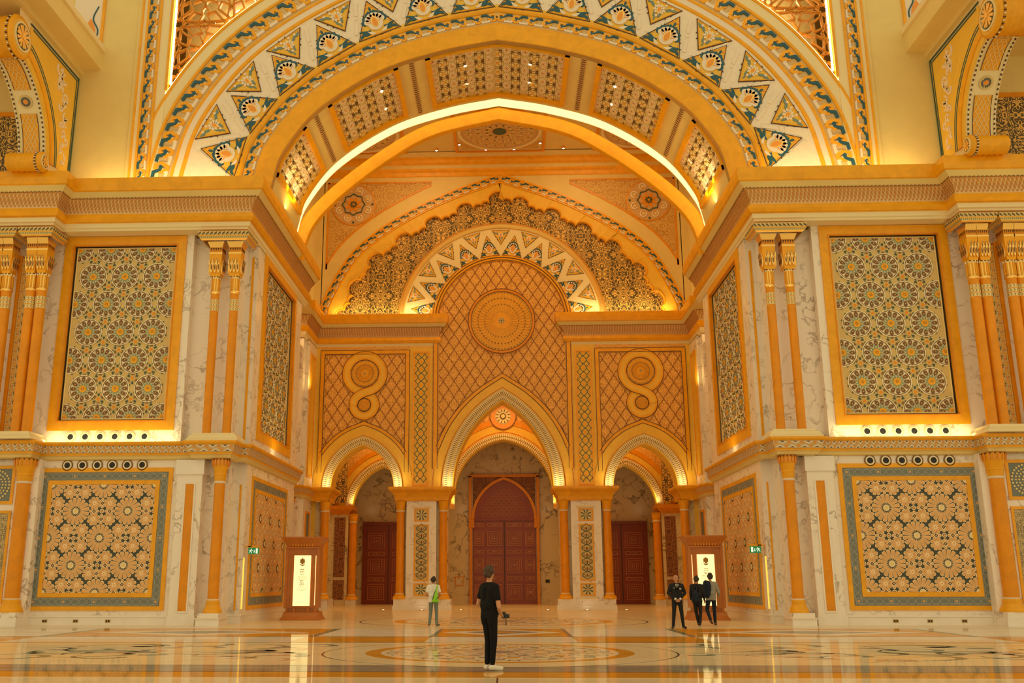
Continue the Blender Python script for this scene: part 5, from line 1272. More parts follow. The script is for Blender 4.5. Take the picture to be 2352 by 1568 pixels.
mb = MB('gold_deep'); arch_bay(mb, 0, -5.0, 5.0, 6.5, 14.6, C2A, F2, 'arab_gold')
for sx in (-1, 1):
    arch_bay(mb, sx*8.55, sx*8.55-3.55, sx*8.55+3.55, 6.5, 14.6, S2A, F2, 'arab_gold')
    mb.box(sx*4.6-.75, sx*4.6+.75, 29.6, 31.0, 0, 6.3, 'marble_yellow')
mb.grid([[(x, y, z) for x, z in C2A] for y in (Y2, Y2+1.0)], 'gold_field', True)
for sx in (-1, 1): mb.grid([[(sx*8.55+x, y, z) for x, z in S2A] for y in (Y2, Y2+1.0)], 'gold_field', True)
V2 = struct(mb.build('wall_inner_arches'))
ribbed(C2A, 0, .5, V2, F2, pitch=.14); ribbed(S2A, 8.55, .46, V2, F2, pitch=.14); ribbed(S2A, -8.55, .46, V2, F2, pitch=.14)
mb = MB()
for cx, c, ks in ((0, C2A, (.62, 1.15, 1.55)), (8.55, S2A, (.55, .95, 1.25)), (-8.55, S2A, (.55, .95, 1.25))):
    cc = [(cx+x, z) for x, z in c]; mb.arch(cc, [(ks[0], 0), (ks[0], .06), (ks[1], .06), (ks[1], 0)], F2, 'gold_field'); mb.arch(cc, [(ks[1], 0), (ks[1], .12), (ks[2], .12), (ks[2], 0)], F2, 'gold_deep')
ii = lambda x, z: arch_d(C2A, 0, x, z) > 1.6
lattice_lines(mb, F2, ii, -4.6, 4.6, 8, 14.4, .8, 1.1, t=.04)
mb.build('arch_borders', V2)
mb = MB(); mb.disc(0, 13.0, .95, 0, .16, F2, 'orange', 32); mb.ring(0, 13.0, .9, .95, .16, .18, F2, 'line', 32); mb.disc(0, 13.0, .56, 0, .18, F2, 'lat_ring', 24)
for i in range(12): mb.disc(.42*math.cos(PI/6*i), 13.0+.42*math.sin(PI/6*i), .1, 0, .22, F2, 'cream_light', 8); mb.prism(rot([(.36, -.04), (.56, 0), (.36, .04)], PI/6*i+PI/12, 0, 13.0), 0, .23, F2, 'line')
mb.disc(0, 13.0, .22, 0, .24, F2, 'line', 16); mb.disc(0, 13.0, .15, 0, .25, F2, 'lat_ring', 12); mb.build('rosette_boss', V2)
for S in (1, -1):
    # dark lattice panels and columns on the vestibule's side piers
    T = empty('side_pier', (11.2, 29.5, 0), 'dim side pier with dark lattice panels inside the %s arch' % SIDE(), 'pier')
    mb = MB(); mb.box(10.75, 12, 29.2, 31, 0, 6.2, 'marble_yellow'); mb.build('body', T); mb = MB(); mb.sweep([(12, 29.2), (10.75, 29.2), (10.75, 31)], [(0, 6.1), (.1, 6.2), (.3, 6.45), (.34, 6.7), (-.5, 6.75)], 'gold_deep'); mb.build('impost', T)
    Fz = front(29.2); mb = MB(); mb.rect(10.95, 11.7, 1.9, 5.9, 0, .03, Fz, 'arab_red'); mb.rect(10.95, 11.7, .4, 1.7, 0, .03, Fz, 'arab_red'); mb.rect(10.9, 11.8, 6.9, 12.5, 0, .02, Fz, 'arab_dark'); mb.build('lattice', T)
    column(10.45, 29.4, .4, 6.15, .26, 'dim gold column beside the side door, %s' % SIDE(), 'vestibule columns', 'plain')
    mb = MB(); mb.box(10.1, 10.8, 29.05, 29.75, 0, .4, 'marble_plain'); tag(mb.build('column_pedestal'), 'pedestal of the dim column beside the side door, %s' % SIDE(), 'pedestal')
S = 1
# ---- doors
FD = front(YD)
def key_square(mb, cx, cz, hw, hh, F, w):
    for k in (1., .72, .46, .28): mb.frame(cx-hw*k, cx+hw*k, cz-hh*k, cz+hh*k, .03, w, w+.03*(1.2-k)+.015, F, 'door_line')
    mb.disc(cx, cz, .035, w, w+.04, F, 'gold_leaf', 6)
def key_rail(mb, cx, cz, hw, F, w):
    mb.frame(cx-hw, cx+hw, cz-.13, cz+.13, .025, w, w+.03, F, 'door_line'); n = 3
    for i in range(n):
        x = cx-hw+(i+.5)*2*hw/n; q = hw/n*.9; mb.line([(x-q, cz), (x-q*.5, cz+.1), (x+q*.5, cz+.1), (x+q, cz), (x+q*.5, cz-.1), (x-q*.5, cz-.1)], .025, w, w+.04, F, 'door_line', closed=True)
    mb.disc(cx, cz, .03, w, w+.045, F, 'gold_leaf', 6)
T = struct(empty('door_1', (0, YD, 0)))
mb = MB('door_red'); mb.rect(-2.3, 2.3, 0, 6.0, 0, .12, FD, 'door_red'); DC = pointed(2.3, 3.0, 6.0, 14)
for a, b in zip(DC[:-1], DC[1:]): mb.face([FD(a[0], 6.0, .12), FD(b[0], 6.0, .12), FD(b[0], b[1], .12), FD(a[0], a[1], .12)], 'door_red')
mb.rect(-2.3, 2.3, 5.92, 6.05, .12, .2, FD, 'door_red'); mb.rect(-.03, .03, 0, 5.95, .12, .15, FD, 'line'); mb.build('leaves', T)
for zc in (.85, 2.75, 4.65):
    for xc, hw in ((-.72, .52), (.72, .52), (-1.85, .33), (1.85, .33)):
        mb = MB(); mb.rect(xc-hw-.06, xc+hw+.06, zc-.6, zc+.6, .12, .15, FD, 'door_red'); key_square(mb, xc, zc, hw, .52, FD, .15); mb.build('door_panel', T)
for zc in (1.8, 3.7, 5.62):
    for xc, hw in ((-.72, .52), (.72, .52), (-1.85, .33), (1.85, .33)):
        mb = MB(); key_rail(mb, xc, zc, hw, FD, .12); mb.build('door_rail', T)
mb = MB()
for r_ in range(11):                                   # pierced honeycomb in the arched head
    z = 6.35+r_*.205; half = 1.75*(1-((z-6.3)/2.45)**1.7)
    n = int(half/.36)
    mb.rect(-half, half, z-.112, z-.092, .12, .16, FD, 'door_line')
    for i in range(-n, n+1):
        x = i*.36+(.18 if r_ % 2 else 0)
        if abs(x) < half-.1:
            for sg in (-1, 1): mb.line([(x-.18*sg, z), (x-.1*sg, z+.1)], .02, .12, .16, FD, 'door_line'); mb.line([(x-.18*sg, z), (x-.1*sg, z-.1)], .02, .12, .16, FD, 'door_line')
mb.build('honeycomb_grille', T)
mb = MB(); mb.rect(-2.55, -2.35, 0, 5.45, 0, .3, FD, 'gold_deep'); mb.rect(2.35, 2.55, 0, 5.45, 0, .3, FD, 'gold_deep'); mb.rect(-2.6, -2.4, 5.4, 9.2, 0, .28, FD, 'gold_deep'); mb.rect(2.4, 2.6, 5.4, 9.2, 0, .28, FD, 'gold_deep'); mb.rect(-2.6, 2.6, 9.1, 9.3, 0, .28, FD, 'gold_deep')
mb.arch(DC, [(-.1, .12), (-.1, .3), (.1, .3), (.1, .0)], FD, 'gold_deep'); 
for sx in (-1, 1): mb.rect(sx*2.3-.1, sx*2.3+.1, 5.4, 6.02, 0, .3, FD, 'gold_deep')
mb.build('door_frame', T)
mb = MB()
for a, b in zip(DC[:-1], DC[1:]): mb.face([FD(a[0], a[1], .08), FD(b[0], b[1], .08), FD(b[0], 9.15, .08), FD(a[0], 9.15, .08)], 'arab_red')
mb.build('door_spandrel', T)
for k, S in enumerate((-1, 1)):
    T = struct(empty('door_%d' % (k+2), (8.5, YD, 0)))
    mb = MB('door_red'); mb.rect(6.75, 10.25, 0, 5.7, 0, .1, FD, 'door_red'); mb.rect(8.47, 8.53, 0, 5.6, .1, .13, FD, 'line'); mb.frame(6.6, 10.4, -.2, 5.85, .22, 0, .2, FD, 'door_red'); mb.build('leaves', T)
    for zc in (.85, 2.65, 4.5):
        for xc in (7.62, 9.38):
            mb = MB(); mb.rect(xc-.7, xc+.7, zc-.64, zc+.64, .1, .13, FD, 'door_red'); key_square(mb, xc, zc, .6, .55, FD, .13); mb.build('door_panel', T)
    for zc in (1.75, 3.57):
        for xc in (7.62, 9.38): mb = MB(); key_rail(mb, xc, zc, .6, FD, .1); mb.build('door_rail', T)
S = 1
# small things on the back wall and on the floor by the arcade
mb = MB(); mb.rect(-3.6, -2.98, 1.3, 1.95, 0, .05, FD, 'gold_deep'); mb.rect(-3.54, -3.04, 1.36, 1.89, .05, .06, FD, 'marble_yellow'); tag(mb.build('wall_plaque'), 'small framed plaque on the back wall, left of the great door', 'plaque')
mb = MB(); mb.rect(2.95, 3.25, 1.5, 1.72, 0, .05, FD, 'black_hole'); tag(mb.build('card_reader'), 'small black box on the back wall, right of the great door', 'wall box')
for k, (x, y) in enumerate(((-7.0, 19.4), (7.0, 19.4), (-2.5, 19.4), (2.5, 19.4), (-4.75, 19.2), (4.75, 19.2))):
    mb = MB(); mb.ring(x, y, .08, .16, 0, .02, flat(0), 'metal_plate', 16); mb.disc(x, y, .08, 0, .018, flat(0), 'lamp', 12); tag(mb.build('floor_light'), 'round recessed floor light %s' % ('before the left side arch', 'before the right side arch', 'left of the great door way', 'right of the great door way', 'under the left arcade pier', 'under the right arcade pier')[k], 'floor light', 'recessed floor lights')
# ================================================================== consoles under the gallery, kiosks, signs
for S in (1, -1):
    sd = SIDE(); XS = 18.4; XE = 19.55
    mb = MB('cream'); mb.box(17.45, 30, -7.5, YW, 23.5, 24.35, 'cream'); mb.box(17.35, 30, -7.6, YW, 24.35, 24.6, 'cream_light'); mb.box(18.2, 30, -6.8, YW, 23.2, 23.5, 'cream'); struct(mb.build('gallery_slab_'+sd))
    T = empty('scroll_console', (19, -3, 17.9), 'gilded scroll console carrying the gallery, upper %s corner' % sd, 'console')
    curve = spline([(-2.75, 18.2), (-2.85, 18.9), (-3.15, 19.7), (-3.75, 20.5), (-4.6, 21.15), (-5.3, 21.4)], 6)
    FX = lateral(XS)
    body = [(YW, 18.0), (-2.6, 18.0)]+curve+[(-5.9, 23.2), (YW, 23.2)]
    mb = MB('gold_field')
    back = [(YW, 18.0+5.2*i/(len(curve)+2)) for i in range(len(curve)+3)]
    edge = [(-2.6, 17.95)]+curve+[(-5.9, 22.6), (-5.9, 23.2)]
    for (a, b), (c, d) in zip(zip(edge[:-1], edge[1:]), zip(back[:-1], back[1:])): mb.face([FX(*a, 0), FX(*b, 0), FX(*d, 0), FX(*c, 0)], 'cream_light')
    mb.build('body', T)
    Ffront = lambda u, t, w_: (XS+u, curve_pt(t)[0]-w_*curve_n(t)[0], curve_pt(t)[1]-w_*curve_n(t)[1])
    Lcv = lengths(curve)
    def curve_pt(t): return along(curve, max(0, min(.9999, t))*Lcv[-1], Lcv)[0]
    def curve_n(t): tg = along(curve, max(0, min(.9999, t))*Lcv[-1], Lcv)[1]; return (tg[1], -tg[0])
    mb = MB(); n = 24; wd = XE-XS
    mb.grid([[Ffront(u, i/n, 0) for u in (0, wd)] for i in range(n+1)], 'cream_light', True); mb.build('front_face', T)
    mb = MB()                                           # sunk diaper fields, round medallion, bead lines
    for t0, t1 in ((.04, .44), (.66, .98)):
        mb.grid([[Ffront(u, t0+(t1-t0)*i/8, .02) for u in (.24, wd-.24)] for i in range(9)], 'gold', True)
        for u in (.24, wd-.24): mb.grid([[Ffront(u+e, t0+(t1-t0)*i/8, .03) for e in (-.012, .012)] for i in range(9)], 'line', False)
        for k in range(-7, 8):
            for sg in (-1, 1):
                for i in range(8):
                    ta, tb = t0+(t1-t0)*i/8, t0+(t1-t0)*(i+1)/8; ua = .58+k*.17+sg*(ta-t0)*2.3; ub = .58+k*.17+sg*(tb-t0)*2.3
                    if .24 < ua < wd-.24 and .24 < ub < wd-.24: mb.face([Ffront(ua-.015, ta, .035), Ffront(ua+.015, ta, .035), Ffront(ub+.015, tb, .035), Ffront(ub-.015, tb, .035)], 'lat_ring')
    for r_, m, h in ((.27, 'lat_base', .03), (.2, 'grey_border', .035), (.1, 'orange', .05)):
        mb.face([Ffront(wd/2+r_*math.cos(2*PI*i/20), .55+r_*math.sin(2*PI*i/20)/Lcv[-1], h) for i in range(20)], m)
    for i in range(12):
        a = 2*PI*i/12; u, t = wd/2+.15*math.cos(a), .55+.15*math.sin(a)/Lcv[-1]; mb.face([Ffront(u-.02, t, .045), Ffront(u, t-.008, .045), Ffront(u+.02, t, .045), Ffront(u, t+.008, .045)], 'line')
    mb.build('diaper_fields', T)
    mb = MB()
    for u in (.07, wd-.07):
        for i in range(46):
            t = (i+.5)/46; p = Ffront(u, t, .03); mb.tube([Ffront(u, t-.007, .02), Ffront(u, t+.007, .02)], .035, 6, 'bead' if i % 2 else 'line')
    o = mb.build('bead_lines', T); o['kind'] = 'stuff'
    mb = MB(); cc = curve                               # moulded S-band on the side face and the leafy triangular web
    for d0, d1, m, h in ((.0, .28, 'gold_field', .04), (.28, .55, 'gold', .08), (.55, .68, 'gold_field', .05), (.68, .75, 'lat_green', .06), (.75, .82, 'gold_field', .05), (.82, .88, 'lat_green', .06)):
        a, b = offset(cc, d0), offset(cc, d1)
        for i in range(len(cc)-1): mb.prism([a[i], a[i+1], b[i+1], b[i]], 0, h, FX, m)
    mb.build('side_moulding', T)
    mb = MB(); inner = [p for p in offset(cc, .92) if p[1] < 22.6]
    mb.prism(inner[:1]+[(YW-.15, 18.3), (YW-.1, 22.9), (inner[-1][0], 22.9)]+inner[::-1][:-1], 0, .03, FX, 'gold_field')
    for pts in ([(inner[-1][0], 23.02), (YW-.06, 23.02), (YW-.06, 18.2)], [(inner[-1][0]+.2, 22.86), (YW-.22, 22.86), (YW-.22, 18.2)]): mb.line(pts, .06, 0, .05, FX, 'lat_green')
    mb.build('web_border', T)
    mb = MB(); rnd = random.Random(3)
    for i in range(16):
        t = i/15; z = 18.7+t*3.8; yc = -1.45-.9*t*t+.25*math.sin(i*1.9); r_ = .10+.18*t
        mb.ring(yc, z, r_*.62, r_, 0, .07, FX, 'white_relief', 12, a0=i, a1=i+4.6); mb.prism(leaf_pts(yc, z, yc+.3*math.cos(i*2.1), z+.3*math.sin(i*2.1), .09), 0, .06, FX, 'white_relief')
    mb.build('leaf_scroll', T)
    for (yc, zc, R, nm) in ((-5.75, 22.0, .86, 'upper_volute'), (-3.0, 18.05, .42, 'lower_volute')):
        mb = MB(); x0, x1 = XS-.12, XE+(.9 if R > .5 else .05)
        prof = [(x0, R*.78), (x0+.03, R*.95), (x0+.1, R), (x0+.16, R*.93)]; k = x0+.16
        while k < x1: prof += [(k+.05, R*.86), (k+.12, R*.93), (k+.2, R*.86)]; k += .22
        rows = [[(x, yc+r_*math.cos(2*PI*i/28), zc+r_*math.sin(2*PI*i/28)) for i in range(28)] for x, r_ in prof]
        mb.grid(rows, 'gold', True, False, True); mb.build(nm, T)
        FXX = lateral(x0); mb = MB(); mb.disc(yc, zc, R*.80, -.05, .0, FXX, 'gold_field', 28); mb.ring(yc, zc, R*.6, R*.68, 0, .05, FXX, 'cream_light', 24); mb.disc(yc, zc, R*.58, 0, .015, FXX, 'blue', 24)
        for i in range(14): mb.prism(rot(petal(.06*R, .54*R, .075*R, .06*R), 2*PI*i/14, yc, zc), 0, .05+.02*(i % 2), FXX, 'gold_leaf')
        mb.disc(yc, zc, R*.14, 0, .1, FXX, 'gold_leaf', 12); mb.build('flower', T)
        mb = MB()
        for i in range(40): a = 2*PI*i/40; mb.tube([(x0+.19, yc+R*.93*math.cos(a), zc+R*.93*math.sin(a)), (x0+.26, yc+R*.93*math.cos(a), zc+R*.93*math.sin(a))], .035*max(.6, R), 6, 'bead' if i % 2 else 'line')
        mb.build('bead_ring', T)
    # painted boards glimpsed past the gallery slab and beside the console
    mb = MB(); Fw = front(YW); mb.rect(17.6, 18.9, 24.6, 31, 0, .04, Fw, 'white_relief'); mb.rect(17.5, 17.62, 24.6, 31, 0, .08, Fw, 'gold'); mb.line(spline([(17.85, 24.8), (17.75, 25.4), (18.0, 26.0), (17.8, 26.6)], 5), .06, 0, .06, Fw, 'blue'); mb.prism(drop(18.1, 25.3, .3, 1.2), 0, .07, Fw, 'orange'); tag(mb.build('painted_board'), 'painted vase board above the gallery slab, upper %s corner' % sd, 'painted board')
    mb = MB(); mb.rect(20.4, 26, 17.9, 21.3, 0, .03, Fw, 'arab_dark'); mb.rect(20.4, 26, 21.3, 21.5, 0, .08, Fw, 'gold_deep'); tag(mb.build('arabesque_board'), 'dark arabesque board behind the console, %s edge' % sd, 'painted board')
S = 1
def emblem(mb, cx, cz, k, F, m):
    # falcon with folded wings over a scroll
    P = lambda pts: [(cx+x*k, cz+z*k) for x, z in pts]
    half = [(0, 1.0), (.10, .93), (.12, .82), (.42, .74), (.50, .62), (.52, -.25), (.40, -.55), (.0, -.70)]
    mb.prism(P(half+[(-x, z) for x, z in half[-2:0:-1]]), 0, .012, F, m); mb.prism(P([(.0, 1.02), (-.16, .98), (-.2, .9), (-.06, .92)]), 0, .012, F, m)
    for sx in (-1, 1):
        for i in range(3): mb.prism(P([(sx*(.16+.08*i), -.38+.10*i), (sx*(.36+.05*i), -.02-.02*i), (sx*(.40+.05*i), -.10-.02*i), (sx*(.24+.08*i), -.46+.11*i)]), .012, .016, F, 'screen')
        mb.prism(P([(sx*.10, .60), (sx*.40, .52), (sx*.40, .49), (sx*.10, .56)]), .012, .016, F, 'screen') if False else None
    mb.prism(P([(-.16, -.36), (.16, -.36), (.10, -.30), (-.10, -.30)]), .012, .016, F, 'screen')
for S in (1, -1):
    sd = SIDE(); cx = 8.66; y0 = 4.2; F = front(y0)
    T = empty('info_kiosk', (cx, y0+.45, 0), 'wooden information kiosk with glowing emblem screen, %s' % ('half hidden by two people' if S > 0 else 'standing alone on the left'), 'kiosk')
    mb = MB('wood'); pth = lambda a, b: [(cx+a, y0+.9), (cx+a, y0+.0), (cx-a, y0+.0), (cx-a, y0+.9), (cx+a, y0+.9)]
    mb.sweep(pth(.66, 0), [(.20, 0), (.20, .05), (.12, .16), (.08, .3), (.09, .34), (0, .36)], 'wood'); mb.build('base', T)
    mb = MB('wood'); mb.box(cx-.60, cx+.60, y0+.07, y0+.86, .34, .52, 'wood')
    for x in (-.62, -.3, .3, .62): mb.box(cx+x-.05, cx+x+.05, y0, y0+.1, .34, .52, 'wood')
    mb.build('plinth', T)
    mb = MB('wood'); mb.box(cx-.70, cx+.70, y0+.02, y0+.88, .5, 3.05, 'wood'); mb.box(cx-.74, cx-.62, y0-.04, y0+.2, .5, 3.0, 'wood'); mb.box(cx+.62, cx+.74, y0-.04, y0+.2, .5, 3.0, 'wood'); mb.frame(cx-.52, cx+.46, .54, 2.82, .06, 0, .03, F, 'wood'); mb.rect(cx-.74, cx+.74, 3.0, 3.06, -.1, .07, F, 'wood'); mb.build('body', T)
    mb = MB('wood'); mb.sweep(pth(.7, 0), [(0, 3.04), (.02, 3.1), (.06, 3.22), (.18, 3.4), (.2, 3.44), (.22, 3.45), (.22, 3.5), (-.6, 3.5)], 'wood')
    for i in range(8): mb.prism(drop(cx-.42+i*.12, 3.13, .035, .14), 0, .09, F, 'gold_deep')
    mb.build('crown', T)
    sx0, sx1 = cx-.37, cx+.36; sc = (sx0+sx1)/2
    mb = MB('screen'); mb.rect(sx0, sx1, .60, 2.71, 0, .02, F, 'screen'); sc_o = mb.build('screen', T)
    Fs = front(y0-.02); mb = MB(); emblem(mb, sc, 2.40, .20, Fs, 'screen_ink')
    rnd = random.Random(5)
    def words(z, half, gap=.022, h=.018):
        x = sc-half*S
        tot = 0
        while tot < 2*half:
            l = rnd.uniform(.03, .09); l = min(l, 2*half-tot)
            mb.rect(min(x, x+l*S), max(x, x+l*S), z, z+h, 0, .003, Fs, 'screen_ink'); x += (l+gap)*S; tot += l+gap
    for z, hf, h in ((2.10, .08, .03), (2.02, .11, .022), (1.96, .10, .022), (1.90, .07, .022), (1.82, .18, .012), (1.765, .19, .012), (1.71, .20, .012), (1.62, .09, .03), (1.54, .08, .025), (1.48, .12, .022), (1.42, .08, .022), (1.345, .18, .012), (1.29, .20, .012), (1.235, .07, .012)): words(z, hf, h=h)
    mb.build('emblem_and_text', sc_o)
    mb = MB('led'); mb.rect(cx-.595 if True else 0, cx-.575, .62, 2.70, 0, .025, F, 'screen'); mb.build('light_slot', T)
    # running-man exit sign on a short bracket at the corner of the pier
    T = empty('exit_sign', (10.1, 1.0, 2.6), 'green running-man exit sign at the %s pier corner' % sd, 'exit sign')
    Fg = front(1.0); x0, x1 = 9.78, 10.22
    mb = MB(); mb.rect(x0, x1, 2.68, 2.94, -.05, 0, Fg, 'sign_green', back=True); sg_ = mb.build('face', T)
    mb = MB(); mb.rect(x0-.02, x1+.02, 2.94, 3.02, -.07, .02, Fg, 'gold', back=True); mb.build('cap', T); mb = MB(); mb.box(x0+.3, 10.4, .98, 1.04, 2.96, 3.0, 'gold'); mb.build('bracket', T)
    s_ = 1; mb = MB(); c = (x0+x1)/2
    # on both signs the doorway stands on the outer side of the run towards the wall of the photograph
    d = 1 if S < 0 else 1
    mx = lambda x: c+x*d
    mb.rect(mx(-.17), mx(-.09), 2.71, 2.91, 0, .006, Fg, 'sign_white') if S < 0 else mb.rect(mx(-.17), mx(-.09), 2.71, 2.91, 0, .006, Fg, 'sign_white')
    mb.rect(mx(-.035), mx(-.015), 2.76, 2.86, 0, .006, Fg, 'sign_white'); mb.prism([(mx(-.055), 2.78), (mx(-.025), 2.73), (mx(.005), 2.78)], 0, .006, Fg, 'sign_white')
    mb.disc(mx(.09), 2.885, .018, 0, .006, Fg, 'sign_white', 8)
    for pts in ([(.10, 2.86), (.12, 2.80)], [(.12, 2.80), (.07, 2.76), (.08, 2.71)], [(.12, 2.80), (.16, 2.77), (.18, 2.72)], [(.10, 2.855), (.05, 2.82), (.04, 2.84)], [(.11, 2.85), (.16, 2.84), (.175, 2.81)]):
        mb.line([(mx(a), b) for a, b in pts], .022, 0, .006, Fg, 'sign_white')
    mb.build('pictogram', sg_)
    mb = MB(); mb.box(10.36, 10.40, 1.02, 1.06, .55, 2.55, 'corner_glow'); tag(mb.build('corner_light'), 'thin vertical light line under the exit sign, %s pier' % sd, 'light')
S = 1
# ================================================================== lamps of the building
for S in (1, -1):
    sx = S
    area('ledge_light', (sx*15.6, YW-.30, 7.0), 5.4, 40, (0, .25, 1), (1, .78, .34), .06)
    area('ledge_light', (sx*(10.4-.3), 5.0, 7.0), .06, 46, (sx*.25, 0, 1), (1, .78, .34), 6.2)
    spot('capital_light', (sx*11.26, -1.5, 7.5), (sx*11.26, -.9, 15.3), 260, .34, (1, .74, .26), .7)
    spot('capital_light', (sx*18.8, -2.6, 7.4), (sx*18.8, -1.7, 15.3), 300, .36, (1, .74, .26), .7); spot('capital_light', (sx*20.2, -2.6, 7.4), (sx*20.2, -1.7, 15.3), 300, .36, (1, .74, .26), .7)
    area('cornice_top_light', (sx*14.3, -1.4, 17.9), 6.5, 60, (0, .5, 1), (1, .75, .32), .1)
    area('arcade_cornice_light', (sx*7.6, 19.75, 17.95), 6.0, 60, (0, .35, 1), (1, .78, .36), .08)
    area('second_pier_light', (sx*11.0, 17.9, 13.0), .4, 12, (sx*.6, -.4, 1), (1, .72, .25), .3)
    for x in (3.15, 6.45, 10.5): area('impost_light', (sx*x, 19.45, 7.12), .28, 16, (0, .2, 1), (1, .82, .45), .1)
    for x in (3.3, 6.7, 10.4): area('inner_impost_light', (sx*x, 29.7, 6.9), .3, 14, (0, .25, 1), (1, .80, .4), .12)
    area('vestibule_lamp', (sx*8.5, 26, 14.3), 2.5, 260, (0, 0, -1), (1, .60, .18))
    area('hall_lamp', (sx*5.5, 13.5, 28.3), 4, 560, (0, .1, -1), (1, .62, .22))
    area('aisle_lamp', (sx*13.5, 13, 16.8), 2, 150, (0, .3, -1), (1, .62, .22))
S = 1
area('vestibule_lamp', (0, 26, 14.3), 3, 330, (0, 0, -1), (1, .60, .18))
area('vault_lamp', (0, 2, 24.2), 3, 120, (0, 0, -1), (1, .68, .26))
# ================================================================== people
mat('skin', (.56, .27, .14), .5, spec=.3); mat('skin_b', (.50, .23, .12), .5, spec=.3)
mat('hair', (.018, .010, .006), .55); mat('hair_brown', (.05, .022, .010), .55)
mat('cloth_black', (.006, .006, .007), .8, spec=.2); mat('cloth_suit', (.009, .009, .012), .7, spec=.3); mat('cloth_navy', (.012, .018, .035), .75, spec=.2)
mat('cloth_white', (.78, .72, .66), .8); mat('cloth_grey', (.28, .26, .22), .8); mat('denim', (.16, .19, .17), .85); mat('shoe_white', (.80, .72, .58), .6); mat('shoe_black', (.01, .01, .01), .35); mat('shoe_brown', (.10, .025, .012), .45); mat('shoe_grey', (.12, .12, .11), .6)
mat('lime', (.24, .62, .02), .6); mat('rubber', (.012, .012, .014), .4); mat('lens', (.02, .02, .03), .1)
def cap_mesh(bones, n=12):
    V, Fc = [], []
    for p0, p1, r0, r1, _t in bones:
        p0, p1 = Vector(p0), Vector(p1); ax = p1-p0
        if ax.length < 1e-5: ax = Vector((0, 0, 1e-4))
        t = ax.normalized(); ref = Vector((1, 0, 0)) if abs(t.x) < .9 else Vector((0, 1, 0)); a = t.cross(ref).normalized(); b = t.cross(a)
        rings = []
        for k in range(4): ph = PI/2*(k+.3)/4; rings.append((p0-t*r0*math.cos(ph), r0*math.sin(ph)))
        rings.append((p0, r0)); rings.append((p1, r1))
        for k in range(3, -1, -1): ph = PI/2*(k+.3)/4; rings.append((p1+t*r1*math.cos(ph), r1*math.sin(ph)))
        base = len(V)
        for c, r in rings: V += [tuple(c+r*(math.cos(2*PI*i/n)*a+math.sin(2*PI*i/n)*b)) for i in range(n)]
        for k in range(len(rings)-1):
            for i in range(n): j = (i+1) % n; Fc.append((base+k*n+i, base+k*n+j, base+(k+1)*n+j, base+(k+1)*n+i))
        Fc.append(tuple(range(base+n-1, base-1, -1))); Fc.append(tuple(range(base+(len(rings)-1)*n, base+len(rings)*n)))
    return V, Fc
def blend(name, bones, mats, voxel=.013, smooth=4, split=None):
    # one continuous surface grown over all the limbs; every face takes the cloth of the limb it lies on
    V, Fc = cap_mesh(bones); me = bpy.data.meshes.new('tmp'); me.from_pydata(V, [], Fc); me.update()
    o = bpy.data.objects.new('tmp', me); COL.objects.link(o)
    m = o.modifiers.new('r', 'REMESH'); m.mode = 'VOXEL'; m.voxel_size = voxel; m.use_smooth_shade = True
    s_ = o.modifiers.new('s', 'SMOOTH'); s_.iterations = smooth; s_.factor = .5
    dg = bpy.context.evaluated_depsgraph_get(); out = bpy.data.meshes.new_from_object(o.evaluated_get(dg)); out.name = name
    bpy.data.objects.remove(o); bpy.data.meshes.remove(me)
    out.materials.clear()
    for k in mats: out.materials.append(MT[k])
    n = len(out.polygons); cs = np.empty(n*3); out.polygons.foreach_get('center', cs); cs = cs.reshape(-1, 3); best = np.full(n, 9.); idx = np.zeros(n, int)
    for p0, p1, r0, r1, tg in bones:
        a, b = np.array(p0), np.array(p1); d = b-a; l2 = max(d@d, 1e-9); t = np.clip(((cs-a)@d)/l2, 0, 1)
        e = np.linalg.norm(cs-(a+t[:, None]*d), axis=1)-(r0+(r1-r0)*t); u = e < best; best[u] = e[u]; idx[u] = mats.index(tg)
    if split:                                         # straight hem between jacket or shirt and trousers
        zc, top, bot = split; core = (np.abs(cs[:, 0]) < .215) & np.isin(idx, [mats.index(top), mats.index(bot)]) & (cs[:, 2] < zc+.2) & (cs[:, 2] > .6) & (np.abs(cs[:, 1]) < .2)
        near_arm = np.zeros(n, bool); idx[core & (cs[:, 2] >= zc)] = mats.index(top); idx[core & (cs[:, 2] < zc)] = mats.index(bot)
    out.polygons.foreach_set('material_index', idx.tolist()); out.polygons.foreach_set('use_smooth', [True]*n); out.update(); return out
def fingers(w, direction, palm_n, side, skin, curl=.5, s=1.):
    # palm and five separate fingers from the wrist w
    d = Vector(direction).normalized(); nn = Vector(palm_n).normalized(); x = d.cross(nn).normalized()*side; w = Vector(w); B = []
    B.append((tuple(w), tuple(w+d*.075*s), .026*s, .032*s, skin)); B.append((tuple(w+d*.04*s-x*.018*s), tuple(w+d*.08*s-x*.02*s), .020*s, .018*s, skin)); B.append((tuple(w+d*.04*s+x*.018*s), tuple(w+d*.08*s+x*.02*s), .020*s, .018*s, skin))
    for k, (o, l) in enumerate(((-.032, .065), (-.011, .078), (.011, .074), (.032, .058))):
        b0 = w+d*.085*s+x*o*s; b1 = b0+(d*math.cos(curl*.5)+nn*math.sin(curl*.5))*l*.55*s; b2 = b1+(d*math.cos(curl*1.4)+nn*math.sin(curl*1.4))*l*.5*s
        B += [(tuple(b0), tuple(b1), .0105*s, .010*s, skin), (tuple(b1), tuple(b2), .010*s, .009*s, skin)]
    t0 = w+d*.03*s-x*.03*s; t1 = t0+(d*.6-x*.7+nn*.2).normalized()*.04*s; t2 = t1+(d*.9-x*.2+nn*.35).normalized()*.035*s
    B += [(tuple(t0), tuple(t1), .013*s, .012*s, skin), (tuple(t1), tuple(t2), .012*s, .010*s, skin)]
    return B
